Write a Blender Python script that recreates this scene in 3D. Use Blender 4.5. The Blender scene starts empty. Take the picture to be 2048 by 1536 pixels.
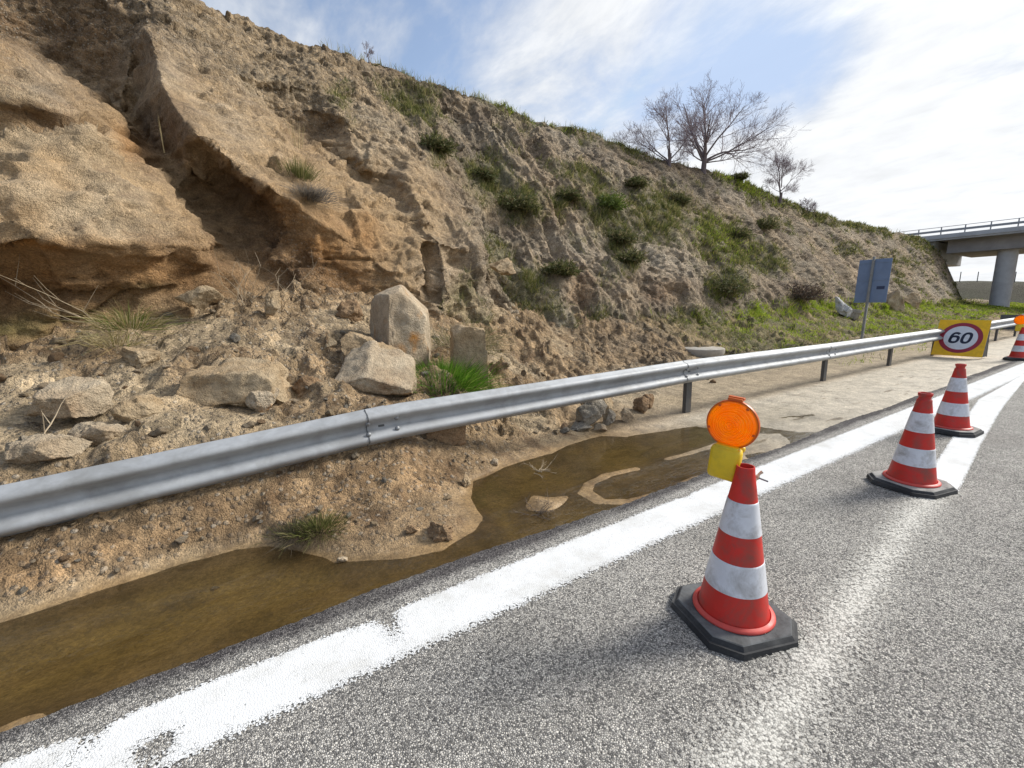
import bpy, bmesh, math, random
import numpy as np
from mathutils import Vector, Matrix
from mathutils.geometry import delaunay_2d_cdt

# ------------------------------------------------------------------ camera, sky, sun, exposure
# world: X runs along the road (away from the viewer), Y points across it to the hillside, Z up
SC = bpy.context.scene
rad = math.radians
F_PX, EYE, YAW = 880.0, 1.5, rad(57)          # focal length for a 2048 px wide frame, eye height, heading
PITCH, ROLL = math.atan((768 - 612) / F_PX), rad(1.0)
HS, HT = math.cos(YAW), math.sin(YAW)
_fw = Vector((HS * math.cos(PITCH), HT * math.cos(PITCH), -math.sin(PITCH)))
_rt = Vector((HT, -HS, 0))
_up = _rt.cross(_fw)
_r2 = _rt * math.cos(ROLL) - _up * math.sin(ROLL)
_u2 = _up * math.cos(ROLL) + _rt * math.sin(ROLL)
cam_d = bpy.data.cameras.new('camera'); cam = bpy.data.objects.new('camera', cam_d)
SC.collection.objects.link(cam); SC.camera = cam
cam_d.sensor_width = 36; cam_d.lens = 36 * F_PX / 2048; cam_d.clip_start = .05; cam_d.clip_end = 5000
cam.matrix_world = Matrix(((_r2.x, _u2.x, -_fw.x, 0), (_r2.y, _u2.y, -_fw.y, 0), (_r2.z, _u2.z, -_fw.z, EYE), (0, 0, 0, 1)))

SUN_AZ = rad(-14)            # angle from +X toward +Y
SUN_EL = rad(36)
sd = Vector((math.cos(SUN_EL) * math.cos(SUN_AZ), math.cos(SUN_EL) * math.sin(SUN_AZ), math.sin(SUN_EL)))
sun_d = bpy.data.lights.new('sun', 'SUN'); sun_d.energy = 4.7; sun_d.angle = rad(15); sun_d.color = (1, .955, .88)
sun = bpy.data.objects.new('sun', sun_d); SC.collection.objects.link(sun)
sun.rotation_euler = sd.to_track_quat('Z', 'Y').to_euler(); sun.location = (0, 0, 40)
SC.view_settings.view_transform = 'Standard'; SC.view_settings.look = 'None'
SC.view_settings.gamma = 1; SC.view_settings.exposure = 0.06
SC.view_settings.use_curve_mapping = False

def px_dir(px, py):
    return np.array(_fw) + (px - 1024) / F_PX * np.array(_r2) - (py - 768) / F_PX * np.array(_u2)

W = bpy.data.worlds.new('World'); SC.world = W; W.use_nodes = True
nt = W.node_tree; nt.nodes.clear()
def NN(tree, typ, **kw):
    n = tree.nodes.new(typ)
    for k, v in kw.items():
        if k.startswith('i_'):
            n.inputs[k[2:].replace('_', ' ')].default_value = v
        else: setattr(n, k, v)
    return n
def build_world():
    L = nt.links.new
    out = NN(nt, 'ShaderNodeOutputWorld'); bg = NN(nt, 'ShaderNodeBackground'); bg.inputs['Strength'].default_value = .145
    sky = NN(nt, 'ShaderNodeTexSky'); sky.sky_type = 'NISHITA'; sky.sun_disc = False
    sky.sun_elevation = SUN_EL; sky.sun_rotation = math.pi / 2 - SUN_AZ
    sky.air_density = 1.0; sky.dust_density = 1.5
    tc = NN(nt, 'ShaderNodeTexCoord'); sep = NN(nt, 'ShaderNodeSeparateXYZ'); L(tc.outputs['Generated'], sep.inputs[0])
    def M(op, a, b=None, c=None, clamp=False):
        m = NN(nt, 'ShaderNodeMath', operation=op); m.use_clamp = clamp
        for i, v in enumerate((a, b, c)):
            if v is None: continue
            if isinstance(v, (int, float)): m.inputs[i].default_value = v
            else: L(v, m.inputs[i])
        return m.outputs[0]
    zz = M('MAXIMUM', sep.outputs[2], 0.0)
    den = M('ADD', zz, .22)
    u = M('DIVIDE', sep.outputs[0], den); v = M('DIVIDE', sep.outputs[1], den)
    cmb = NN(nt, 'ShaderNodeCombineXYZ'); L(u, cmb.inputs[0]); L(v, cmb.inputs[1])
    def noise(scale, det, rough, dist=0, vec=None, sx=(1, 1, 1), off=(0, 0, 0)):
        mp = NN(nt, 'ShaderNodeMapping'); mp.inputs['Scale'].default_value = sx; mp.inputs['Location'].default_value = off
        mp.inputs['Rotation'].default_value = (0, 0, rad(25))
        L(vec or cmb.outputs[0], mp.inputs[0])
        n = NN(nt, 'ShaderNodeTexNoise'); n.inputs['Scale'].default_value = scale; n.inputs['Detail'].default_value = det
        n.inputs['Roughness'].default_value = rough; n.inputs['Distortion'].default_value = dist
        L(mp.outputs[0], n.inputs['Vector']); return n.outputs['Fac']
    big = noise(.55, 4, .55, .3, off=(3.1, 1.7, 0))
    mid = noise(2.6, 8, .62, .45, sx=(1, .62, 1), off=(.4, 2.2, 0))
    fine = noise(9.0, 6, .6, .2, sx=(1, .55, 1))
    d = M('ADD', M('MULTIPLY', big, .45), M('ADD', M('MULTIPLY', mid, .62), M('MULTIPLY', fine, .22)))
    def lobe(px, py, k, amp):       # a wide opening or bank in the cloud deck around one direction
        w = px_dir(px, py); w = w / np.linalg.norm(w)
        dp = NN(nt, 'ShaderNodeVectorMath', operation='DOT_PRODUCT'); dp.inputs[1].default_value = w
        L(tc.outputs['Generated'], dp.inputs[0])
        return M('MULTIPLY', M('POWER', M('MAXIMUM', dp.outputs['Value'], 0.0), k), amp)
    for a in ((1290, 150, 60, -.20), (1560, 110, 120, -.30), (1430, 130, 160, -.14), (1700, 80, 200, -.14), (960, 140, 70, -.10), (700, 60, 25, -.12), (1980, 95, 260, -.22), (1150, 30, 60, .06), (1060, 200, 160, .05),
              (1500, 330, 30, .12), (1830, 20, 60, .16), (2000, 300, 20, .12), (1240, 60, 250, .09)):
        d = M('ADD', d, lobe(*a))
    sd0 = NN(nt, 'ShaderNodeVectorMath', operation='DOT_PRODUCT'); sd0.inputs[1].default_value = (math.cos(SUN_AZ), math.sin(SUN_AZ), 0); L(tc.outputs['Generated'], sd0.inputs[0])
    clear = NN(nt, 'ShaderNodeMapRange', interpolation_type='SMOOTHSTEP'); L(sd0.outputs['Value'], clear.inputs[0])     # deck thinned away from the sun, added to weaken the fill light
    clear.inputs[1].default_value = -.05; clear.inputs[2].default_value = -.45; clear.inputs[3].default_value = 0; clear.inputs[4].default_value = -.28
    d = M('ADD', d, clear.outputs[0])
    mask = NN(nt, 'ShaderNodeMapRange', interpolation_type='SMOOTHSTEP'); L(d, mask.inputs[0])
    mask.inputs[1].default_value = .37; mask.inputs[2].default_value = .74
    low = NN(nt, 'ShaderNodeMapRange', interpolation_type='SMOOTHSTEP'); L(zz, low.inputs[0])   # veil thickens to the horizon
    low.inputs[1].default_value = .36; low.inputs[2].default_value = .06; low.inputs[3].default_value = .10; low.inputs[4].default_value = .90
    mk = M('MAXIMUM', mask.outputs[0], M('MULTIPLY', low.outputs[0], M('ADD', clear.outputs[0], 1.0)))
    # brightness of the cloud: higher toward the veiled sun
    sdv = NN(nt, 'ShaderNodeVectorMath', operation='DOT_PRODUCT'); sdv.inputs[1].default_value = tuple(sd)
    L(tc.outputs['Generated'], sdv.inputs[0])
    glow = M('POWER', M('MAXIMUM', M('MULTIPLY_ADD', sdv.outputs['Value'], .5, .5), 0.0), 5.0)
    cb = M('ADD', M('MULTIPLY', glow, 1.6), 5.05)
    cb = M('MULTIPLY', cb, M('MULTIPLY_ADD', mask.outputs[0], .16, M('ADD', M('MULTIPLY_ADD', fine, .46, .56), M('MULTIPLY', mid, .36))))
    cl = NN(nt, 'ShaderNodeMix', data_type='RGBA', blend_type='MULTIPLY'); cl.inputs['Factor'].default_value = 1
    cl.inputs['A'].default_value = (.955, .975, 1.0, 1)
    cc = NN(nt, 'ShaderNodeCombineColor'); L(cb, cc.inputs[0]); L(cb, cc.inputs[1]); L(cb, cc.inputs[2])
    L(cc.outputs[0], cl.inputs['B'])
    skb = NN(nt, 'ShaderNodeMix', data_type='RGBA', blend_type='MULTIPLY'); skb.inputs['Factor'].default_value = 1
    skb.inputs['B'].default_value = (1.35, 1.33, 1.32, 1)
    cap = NN(nt, 'ShaderNodeVectorMath', operation='MINIMUM'); cap.inputs[1].default_value = (2.6, 3.4, 4.8); L(sky.outputs[0], cap.inputs[0]); L(cap.outputs[0], skb.inputs['A'])
    mx = NN(nt, 'ShaderNodeMix', data_type='RGBA'); L(mk, mx.inputs['Factor']); L(skb.outputs['Result'], mx.inputs['A']); L(cl.outputs['Result'], mx.inputs['B'])
    L(mx.outputs['Result'], bg.inputs['Color']); L(bg.outputs[0], out.inputs[0])
build_world()
W.cycles.sampling_method = 'MANUAL'; W.cycles.sample_map_resolution = 1024

# ------------------------------------------------------------------ helpers: points, noise, meshes, tags
def at_y(px, py, t):                      # the point of a sight line at lateral distance t
    d = px_dir(px, py); k = t / d[1]; return np.array([0, 0, EYE]) + k * d
def at_z(px, py, z=0.0):                  # ... at height z
    d = px_dir(px, py); k = (z - EYE) / d[2]; return np.array([0, 0, EYE]) + k * d
def at_x(px, py, s):                      # ... at distance s along the road
    d = px_dir(px, py); k = s / d[0]; return np.array([0, 0, EYE]) + k * d
PLANE_K, PLANE_T = 1.19, 7.0
def at_slope(px, py):                     # ... on the mean hill slope
    d = px_dir(px, py); k = (-PLANE_K * PLANE_T - EYE) / (d[2] - PLANE_K * d[1]); return np.array([0, 0, EYE]) + k * d
def project(P):
    d = P - np.array([0, 0, EYE]); w = d @ np.array(_fw)
    return 1024 + F_PX * (d @ np.array(_r2)) / w, 768 - F_PX * (d @ np.array(_u2)) / w, w

def _hash(ix, iy, iz, seed):
    h = (ix.astype(np.uint32) * np.uint32(374761393) + iy.astype(np.uint32) * np.uint32(668265263)
         + iz.astype(np.uint32) * np.uint32(2147483647 - 977) + np.uint32((seed * 974711 + 12345) & 0xffffffff))
    h = (h ^ (h >> np.uint32(13))) * np.uint32(1274126177)
    h = (h ^ (h >> np.uint32(16))) * np.uint32(2246822519)
    return h ^ (h >> np.uint32(15))
def perlin(x, y, z, seed=0):
    xi, yi, zi = np.floor(x).astype(np.int64), np.floor(y).astype(np.int64), np.floor(z).astype(np.int64)
    fx, fy, fz = x - xi, y - yi, z - zi
    u, v, w = (f * f * f * (f * (f * 6 - 15) + 10) for f in (fx, fy, fz))
    r = 0
    for dx in (0, 1):
        for dy in (0, 1):
            for dz in (0, 1):
                h = _hash(xi + dx, yi + dy, zi + dz, seed)
                gx = (h & np.uint32(1023)).astype(np.float64) / 511.5 - 1
                gy = ((h >> np.uint32(10)) & np.uint32(1023)).astype(np.float64) / 511.5 - 1
                gz = ((h >> np.uint32(20)) & np.uint32(1023)).astype(np.float64) / 511.5 - 1
                dot = gx * (fx - dx) + gy * (fy - dy) + gz * (fz - dz)
                r = r + dot * (u if dx else 1 - u) * (v if dy else 1 - v) * (w if dz else 1 - w)
    return r * 1.15
def fbm(x, y, z, f=1.0, octv=4, gain=.5, seed=0, ridge=False):
    a, r, n = 1.0, 0, 0
    for o in range(octv):
        p = perlin(x * f + 17.3 * o, y * f - 9.1 * o, z * f + 5.7 * o, seed + o * 7)
        r = r + a * ((1 - 2.2 * np.abs(p)) if ridge else p); n += a; a *= gain; f *= 2.03
    return r / n
def worley(x, y, z, f, seed=0):
    x, y, z = x * f, y * f, z * f
    xi, yi, zi = np.floor(x).astype(np.int64), np.floor(y).astype(np.int64), np.floor(z).astype(np.int64)
    best = np.full(x.shape, 9.0); cid = np.zeros(x.shape)
    for dx in (-1, 0, 1):
        for dy in (-1, 0, 1):
            for dz in (-1, 0, 1):
                h = _hash(xi + dx, yi + dy, zi + dz, seed)
                a = (h & np.uint32(1023)).astype(np.float64) / 1023; b = ((h >> np.uint32(10)) & np.uint32(1023)).astype(np.float64) / 1023
                c = ((h >> np.uint32(20)) & np.uint32(1023)).astype(np.float64) / 1023
                q = (xi + dx + a - x) ** 2 + (yi + dy + b - y) ** 2 + (zi + dz + c - z) ** 2
                m = q < best; best = np.where(m, q, best); cid = np.where(m, a * .6 + b * .4, cid)
    return np.sqrt(best), cid
def facet(x, y, z, f, seed=0, warp=.18):
    """broken-rock relief: every fracture cell has its own step and its own tilted flat face"""
    wx_ = perlin(x * f * 1.3, y * f * 1.3, z * f * 1.3, seed + 91) * warp / f; wz_ = perlin(x * f * 1.3 + 7, y * f * 1.3, z * f * 1.3 + 3, seed + 92) * warp / f
    x, y, z = (x + wx_) * f, y * f, (z + wz_) * f
    xi, yi, zi = np.floor(x).astype(np.int64), np.floor(y).astype(np.int64), np.floor(z).astype(np.int64)
    best = np.full(x.shape, 9.0); out = np.zeros(x.shape)
    for dx in (-1, 0, 1):
        for dy in (-1, 0, 1):
            for dz in (-1, 0, 1):
                h = _hash(xi + dx, yi + dy, zi + dz, seed)
                a = (h & np.uint32(1023)).astype(np.float64) / 1023; b = ((h >> np.uint32(10)) & np.uint32(1023)).astype(np.float64) / 1023
                c = ((h >> np.uint32(20)) & np.uint32(1023)).astype(np.float64) / 1023
                ex, ey, ez = x - (xi + dx + a), y - (yi + dy + b), z - (zi + dz + c)
                q = ex * ex + ey * ey + ez * ez; m = q < best; best = np.where(m, q, best)
                out = np.where(m, (b - .5) * .8 + ex * (c - .5) * 1.6 + ez * (a - .5) * 1.6 + ey * (b - .5), out)
    return out
def sstep(x, a, b):
    t = np.clip((x - a) / (b - a), 0, 1); return t * t * (3 - 2 * t)
def mixc(a, b, m): return a + (np.asarray(b) - a) * m[..., None]

def link(o, parent=None):
    SC.collection.objects.link(o)
    if parent is not None: o.parent = parent
    return o
def raw_mesh(name, V, faces, mat=None, smooth=True, tint=None, attrs=None):
    """faces: list of int arrays (n,k)"""
    me = bpy.data.meshes.new(name)
    V = np.asarray(V, dtype=np.float32).reshape(-1, 3)
    faces = [np.asarray(f, dtype=np.int32) for f in faces if len(f)]
    nl = sum(f.size for f in faces); nf = sum(len(f) for f in faces)
    me.vertices.add(len(V)); me.vertices.foreach_set('co', V.ravel())
    me.loops.add(nl); me.polygons.add(nf)
    me.loops.foreach_set('vertex_index', np.concatenate([f.ravel() for f in faces]))
    tot = np.concatenate([np.full(len(f), f.shape[1], dtype=np.int32) for f in faces])
    st = np.concatenate([[0], np.cumsum(tot)[:-1]]).astype(np.int32)
    me.polygons.foreach_set('loop_start', st)
    me.polygons.foreach_set('use_smooth', np.full(nf, smooth))
    if tint is not None:
        a = me.attributes.new('tint', 'FLOAT_COLOR', 'POINT')
        c = np.ones((len(V), 4), dtype=np.float32); c[:, :3] = np.asarray(tint).reshape(-1, 3); a.data.foreach_set('color', c.ravel())
    for k, v in (attrs or {}).items():
        a = me.attributes.new(k, 'FLOAT', 'POINT'); a.data.foreach_set('value', np.asarray(v, dtype=np.float32).ravel())
    me.update(calc_edges=True); me.validate()
    if mat: me.materials.append(mat)
    return me
def tag(o, label=None, cat=None, group=None, kind=None):
    if label: o['label'] = label
    if cat: o['category'] = cat
    if group: o['group'] = group
    if kind: o['kind'] = kind
    return o
def obj(name, me, parent=None, loc=None):
    o = bpy.data.objects.new(name, me)
    if loc is not None: o.location = loc
    return link(o, parent)
def empty(name, loc=(0, 0, 0), rz=0):
    o = bpy.data.objects.new(name, None); o.location = loc; o.rotation_euler = (0, 0, rz); o.empty_display_size = .1
    return link(o)
def copy_thing(src, loc, rz, parent=None):
    c = src.copy(); SC.collection.objects.link(c)
    if parent is None: c.location = loc; c.rotation_euler = (0, 0, rz)
    else: c.parent = parent
    for ch in list(src.children): copy_thing(ch, None, 0, c)
    return c
def grid_faces(nu, nv):
    i = np.arange(nu - 1)[:, None] * nv + np.arange(nv - 1)[None, :]
    i = i.ravel(); return np.stack([i, i + nv, i + nv + 1, i + 1], 1)
class MB:
    """gathers shapes into one mesh"""
    def __init__(s): s.V, s.Q, s.n = [], {}, 0
    def add(s, V, faces):
        V = np.asarray(V, float).reshape(-1, 3)
        for f in faces: s.Q.setdefault(len(f), []).append([i + s.n for i in f])
        s.V.append(V); s.n += len(V)
    def box(s, c, d, rot=None, bev=0.0):
        bm = bmesh.new(); bmesh.ops.create_cube(bm, size=1, matrix=Matrix.Diagonal((d[0], d[1], d[2], 1)))
        if bev: bmesh.ops.bevel(bm, geom=bm.edges[:], offset=bev, segments=2, affect='EDGES', profile=.5)
        M_ = (rot.to_4x4() if rot else Matrix.Identity(4)); M_ = Matrix.Translation(c) @ M_
        bm.transform(M_); bm.verts.index_update()
        s.add([v.co[:] for v in bm.verts], [[v.index for v in f.verts] for f in bm.faces]); bm.free()
    def tube(s, pts, r, n=8, cap=True):
        pts = [Vector(p) for p in pts]; r = r if hasattr(r, '__len__') else [r] * len(pts)
        V = []; ref = None
        for i, p in enumerate(pts):
            d = (pts[min(i + 1, len(pts) - 1)] - pts[max(i - 1, 0)]).normalized()
            if ref is None: ref = d.orthogonal().normalized()
            a = (ref - d * ref.dot(d)).normalized(); b = d.cross(a); ref = a
            for k in range(n):
                t = 2 * math.pi * k / n; V.append(p + (a * math.cos(t) + b * math.sin(t)) * r[i])
        fs = [[i * n + k, i * n + (k + 1) % n, (i + 1) * n + (k + 1) % n, (i + 1) * n + k] for i in range(len(pts) - 1) for k in range(n)]
        if cap: fs += [list(range(n))[::-1], [(len(pts) - 1) * n + k for k in range(n)]]
        s.add([v[:] for v in V], fs)
    def lathe(s, prof, n=40, c=(0, 0, 0), close=False):
        V = [(c[0] + r * math.cos(2 * math.pi * k / n), c[1] + r * math.sin(2 * math.pi * k / n), c[2] + z) for r, z in prof for k in range(n)]
        m = len(prof)
        fs = [[i * n + k, i * n + (k + 1) % n, (i + 1) % m * n + (k + 1) % n, (i + 1) % m * n + k] for i in range(m if close else m - 1) for k in range(n)]
        s.add(V, fs)
    def prism(s, poly, z0, z1, poly2=None):
        n = len(poly); p2 = poly2 or poly
        s.add([(x, y, z0) for x, y in poly] + [(x, y, z1) for x, y in p2],
              [list(range(n))[::-1], list(range(n, 2 * n))] + [[k, (k + 1) % n, n + (k + 1) % n, n + k] for k in range(n)])
    def mesh(s, name, mat, smooth=False, angle=40):
        V = np.concatenate(s.V); me = raw_mesh(name, V, [np.array(q) for q in s.Q.values()], mat, smooth)
        if smooth:
            try: me.set_sharp_from_angle(angle=rad(angle))
            except Exception: pass
        return me
    def build(s, name, mat, parent=None, smooth=False, angle=40, loc=None): return obj(name, s.mesh(name, mat, smooth, angle), parent, loc)

# ------------------------------------------------------------------ materials
def mat_new(name):
    m = bpy.data.materials.new(name); m.use_nodes = True; t = m.node_tree; t.nodes.clear()
    o = NN(t, 'ShaderNodeOutputMaterial'); b = NN(t, 'ShaderNodeBsdfPrincipled'); t.links.new(b.outputs[0], o.inputs[0])
    return m, t, b, t.links.new
def tcoord(t, kind='Object'): return NN(t, 'ShaderNodeTexCoord').outputs[kind]
def tnoise(t, vec, scale, det=4, rough=.55, dist=0.0):
    n = NN(t, 'ShaderNodeTexNoise'); n.inputs['Scale'].default_value = scale; n.inputs['Detail'].default_value = det
    n.inputs['Roughness'].default_value = rough; n.inputs['Distortion'].default_value = dist; t.links.new(vec, n.inputs['Vector']); return n
def tvor(t, vec, scale, feature='F1', rnd=1.0):
    n = NN(t, 'ShaderNodeTexVoronoi'); n.feature = feature; n.inputs['Scale'].default_value = scale; n.inputs['Randomness'].default_value = rnd
    t.links.new(vec, n.inputs['Vector']); return n
def tramp(t, fac, stops):
    r = NN(t, 'ShaderNodeValToRGB'); e = r.color_ramp.elements
    while len(e) > 1: e.remove(e[-1])
    for i, (p, c) in enumerate(stops):
        q = e[0] if i == 0 else e.new(p)
        q.position = p; q.color = (c[0], c[1], c[2], 1) if hasattr(c, '__len__') else (c, c, c, 1)
    t.links.new(fac, r.inputs[0]); return r.outputs['Color']
def tmix(t, a, b, fac, mode='MIX'):
    m = NN(t, 'ShaderNodeMix', data_type='RGBA', blend_type=mode)
    for k, v in (('A', a), ('B', b)):
        if hasattr(v, 'is_linked'): t.links.new(v, m.inputs[k])
        else: m.inputs[k].default_value = (*v, 1) if hasattr(v, '__len__') else (v, v, v, 1)
    if hasattr(fac, 'is_linked'): t.links.new(fac, m.inputs['Factor'])
    else: m.inputs['Factor'].default_value = fac
    return m.outputs['Result']
def tmath(t, op, a, b=None, c=None, clamp=False):
    m = NN(t, 'ShaderNodeMath', operation=op); m.use_clamp = clamp
    for i, v in enumerate((a, b, c)):
        if v is None: continue
        if isinstance(v, (int, float)): m.inputs[i].default_value = v
        else: t.links.new(v, m.inputs[i])
    return m.outputs[0]
def trange(t, v, a, b, c=0.0, d=1.0):
    m = NN(t, 'ShaderNodeMapRange'); t.links.new(v, m.inputs[0])
    for i, x in enumerate((a, b, c, d)): m.inputs[i + 1].default_value = x
    return m.outputs[0]
def tbump(t, height, dist, strength=1.0, normal=None):
    b = NN(t, 'ShaderNodeBump'); b.inputs['Distance'].default_value = dist; b.inputs['Strength'].default_value = strength
    t.links.new(height, b.inputs['Height'])
    if normal is not None: t.links.new(normal, b.inputs['Normal'])
    return b.outputs[0]
def tattr(t, name, out='Color'):
    a = NN(t, 'ShaderNodeAttribute'); a.attribute_name = name; return a.outputs[out]

def m_earth(name='earth'):
    m, t, b, L = mat_new(name); v = tcoord(t)
    col = tattr(t, 'tint'); peb = tattr(t, 'pebble', 'Fac'); wet = tattr(t, 'wet', 'Fac')
    n1 = tnoise(t, v, 6, 6, .65); n2 = tnoise(t, v, 34, 5, .7); n3 = tnoise(t, v, 140, 3, .7)
    k = tmath(t, 'ADD', tmath(t, 'MULTIPLY', n1.outputs['Fac'], .8), tmath(t, 'ADD', tmath(t, 'MULTIPLY', n2.outputs['Fac'], .9), tmath(t, 'MULTIPLY', n3.outputs['Fac'], .7)))
    g = trange(t, k, .78, 1.6, .42, 1.5)
    cc = NN(t, 'ShaderNodeCombineColor')
    for i in range(3): L(g, cc.inputs[i])
    col2 = tmix(t, col, cc.outputs[0], 1.0, 'MULTIPLY')
    n0 = tnoise(t, v, 2.4, 8, .68, .4); col2 = tmix(t, col2, tramp(t, n0.outputs['Fac'], [(.30, .58), (.48, 1.0), (.68, 1.28)]), .85, 'MULTIPLY')
    vb = tvor(t, v, 8.5); sb = NN(t, 'ShaderNodeSeparateColor'); L(vb.outputs['Color'], sb.inputs[0])
    col2 = tmix(t, col2, tramp(t, sb.outputs[0], [(0, .45), (.4, .9), (.75, 1.1), (1, 1.6)]), tmath(t, 'MULTIPLY', peb, .75), 'MULTIPLY')
    # loose stones and grit set in the soil
    vo = tvor(t, v, 26); vs = tvor(t, v, 75)
    sc = NN(t, 'ShaderNodeSeparateColor'); L(vo.outputs['Color'], sc.inputs[0])
    ss = NN(t, 'ShaderNodeSeparateColor'); L(vs.outputs['Color'], ss.inputs[0])
    stone = tmix(t, tramp(t, sc.outputs[0], [(0, (.16, .12, .085)), (.45, (.30, .235, .17)), (.8, (.44, .37, .28)), (1, (.55, .50, .42))]), col2, .45)
    pm = tmath(t, 'MULTIPLY', tmath(t, 'MULTIPLY', trange(t, vo.outputs['Distance'], .52, .38), trange(t, sc.outputs[1], .35, .5)), peb, clamp=True)
    col3 = tmix(t, col2, stone, pm)
    grit = tramp(t, ss.outputs[0], [(0, .62), (.6, 1.0), (1, 1.35)])
    col4 = tmix(t, col3, grit, .55, 'MULTIPLY')
    wetc = NN(t, 'ShaderNodeHueSaturation'); wetc.inputs['Saturation'].default_value = 1.15; wetc.inputs['Value'].default_value = .62; L(col4, wetc.inputs['Color'])
    L(tmix(t, col4, wetc.outputs[0], wet), b.inputs['Base Color'])
    L(tmath(t, 'MULTIPLY_ADD', wet, -.55, .96), b.inputs['Roughness'])
    h1 = tmath(t, 'ADD', tmath(t, 'MULTIPLY', tmath(t, 'ADD', n2.outputs['Fac'], tmath(t, 'MULTIPLY', tnoise(t, v, 13, 4, .65).outputs['Fac'], 1.2)), 1.0), tmath(t, 'MULTIPLY', n3.outputs['Fac'], .35))
    hs = tmath(t, 'MULTIPLY', trange(t, vo.outputs['Distance'], .6, .1), pm)
    h1 = tmath(t, 'ADD', h1, tmath(t, 'MULTIPLY', tmath(t, 'MULTIPLY', trange(t, vb.outputs['Distance'], .6, .1), peb), 1.1))
    h2 = tmath(t, 'ADD', h1, tmath(t, 'ADD', tmath(t, 'MULTIPLY', hs, .9), tmath(t, 'MULTIPLY', trange(t, vs.outputs['Distance'], .6, .1), .25)))
    bn = NN(t, 'ShaderNodeBump'); bn.inputs['Distance'].default_value = .05
    L(h2, bn.inputs['Height']); L(tmath(t, 'MULTIPLY_ADD', wet, -.75, .9), bn.inputs['Strength'])
    L(bn.outputs[0], b.inputs['Normal']); b.inputs['Specular IOR Level'].default_value = .3
    return m
def m_rock(name, c1, c2, stain=None):
    m, t, b, L = mat_new(name); v = tcoord(t)
    n1 = tnoise(t, v, 3.0, 6, .6); n2 = tnoise(t, v, 22, 5, .7); n3 = tnoise(t, v, 110, 3, .7); vo = tvor(t, v, 60)
    c = tmix(t, c1, c2, trange(t, n1.outputs['Fac'], .40, .60))
    if stain: c = tmix(t, c, stain, trange(t, tnoise(t, v, 1.6, 5, .6, .6).outputs['Fac'], .54, .66))
    g = tramp(t, tmath(t, 'ADD', tmath(t, 'MULTIPLY', n2.outputs['Fac'], .5), tmath(t, 'MULTIPLY', n3.outputs['Fac'], .5)), [(.32, .45), (.5, 1.0), (.68, 1.35)])
    vc = tvor(t, v, 5.5); sv = NN(t, 'ShaderNodeSeparateColor'); L(vc.outputs['Color'], sv.inputs[0])
    c = tmix(t, c, tramp(t, sv.outputs[0], [(0, .78), (1, 1.15)]), .6, 'MULTIPLY'); c = tmix(t, c, g, .9, 'MULTIPLY')
    L(c, b.inputs['Base Color']); b.inputs['Roughness'].default_value = .92; b.inputs['Specular IOR Level'].default_value = .3
    h = tmath(t, 'ADD', n2.outputs['Fac'], tmath(t, 'ADD', tmath(t, 'MULTIPLY', n3.outputs['Fac'], .35), tmath(t, 'MULTIPLY', vo.outputs['Distance'], .25)))
    L(tbump(t, h, .034, 1.0), b.inputs['Normal']); return m
def m_tint(name, rough=.8, trans=0.0):
    m, t, b, L = mat_new(name); c = tattr(t, 'tint'); L(c, b.inputs['Base Color']); b.inputs['Roughness'].default_value = rough
    b.inputs['Specular IOR Level'].default_value = .25
    if trans:
        tr = NN(t, 'ShaderNodeBsdfTranslucent'); L(c, tr.inputs[0]); mx = NN(t, 'ShaderNodeMixShader'); mx.inputs[0].default_value = trans
        L(b.outputs[0], mx.inputs[1]); L(tr.outputs[0], mx.inputs[2]); L(mx.outputs[0], t.nodes['Material Output'].inputs[0])
    return m
def m_plain(name, col, rough=.6, metal=0.0, var=.12, scale=30, bump=.0, spec=.5, dirt=None, dscale=5, dlo=.5, dhi=.72, world=False):
    m, t, b, L = mat_new(name); v = NN(t, 'ShaderNodeNewGeometry').outputs['Position'] if world else tcoord(t)
    n = tnoise(t, v, scale, 5, .65)
    g = trange(t, n.outputs['Fac'], .3, .7, 1 - var, 1 + var); cc = NN(t, 'ShaderNodeCombineColor')
    for i in range(3): L(g, cc.inputs[i])
    c = tmix(t, col, cc.outputs[0], 1.0, 'MULTIPLY')
    if dirt: c = tmix(t, c, dirt, trange(t, tnoise(t, v, dscale, 7, .7, .4).outputs['Fac'], dlo, dhi))
    L(c, b.inputs['Base Color']); b.inputs['Metallic'].default_value = metal; b.inputs['Specular IOR Level'].default_value = spec
    L(trange(t, n.outputs['Fac'], .3, .7, max(rough - .08, .02), min(rough + .1, 1)), b.inputs['Roughness'])
    if bump: L(tbump(t, n.outputs['Fac'], bump, .8), b.inputs['Normal'])
    return m
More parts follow.
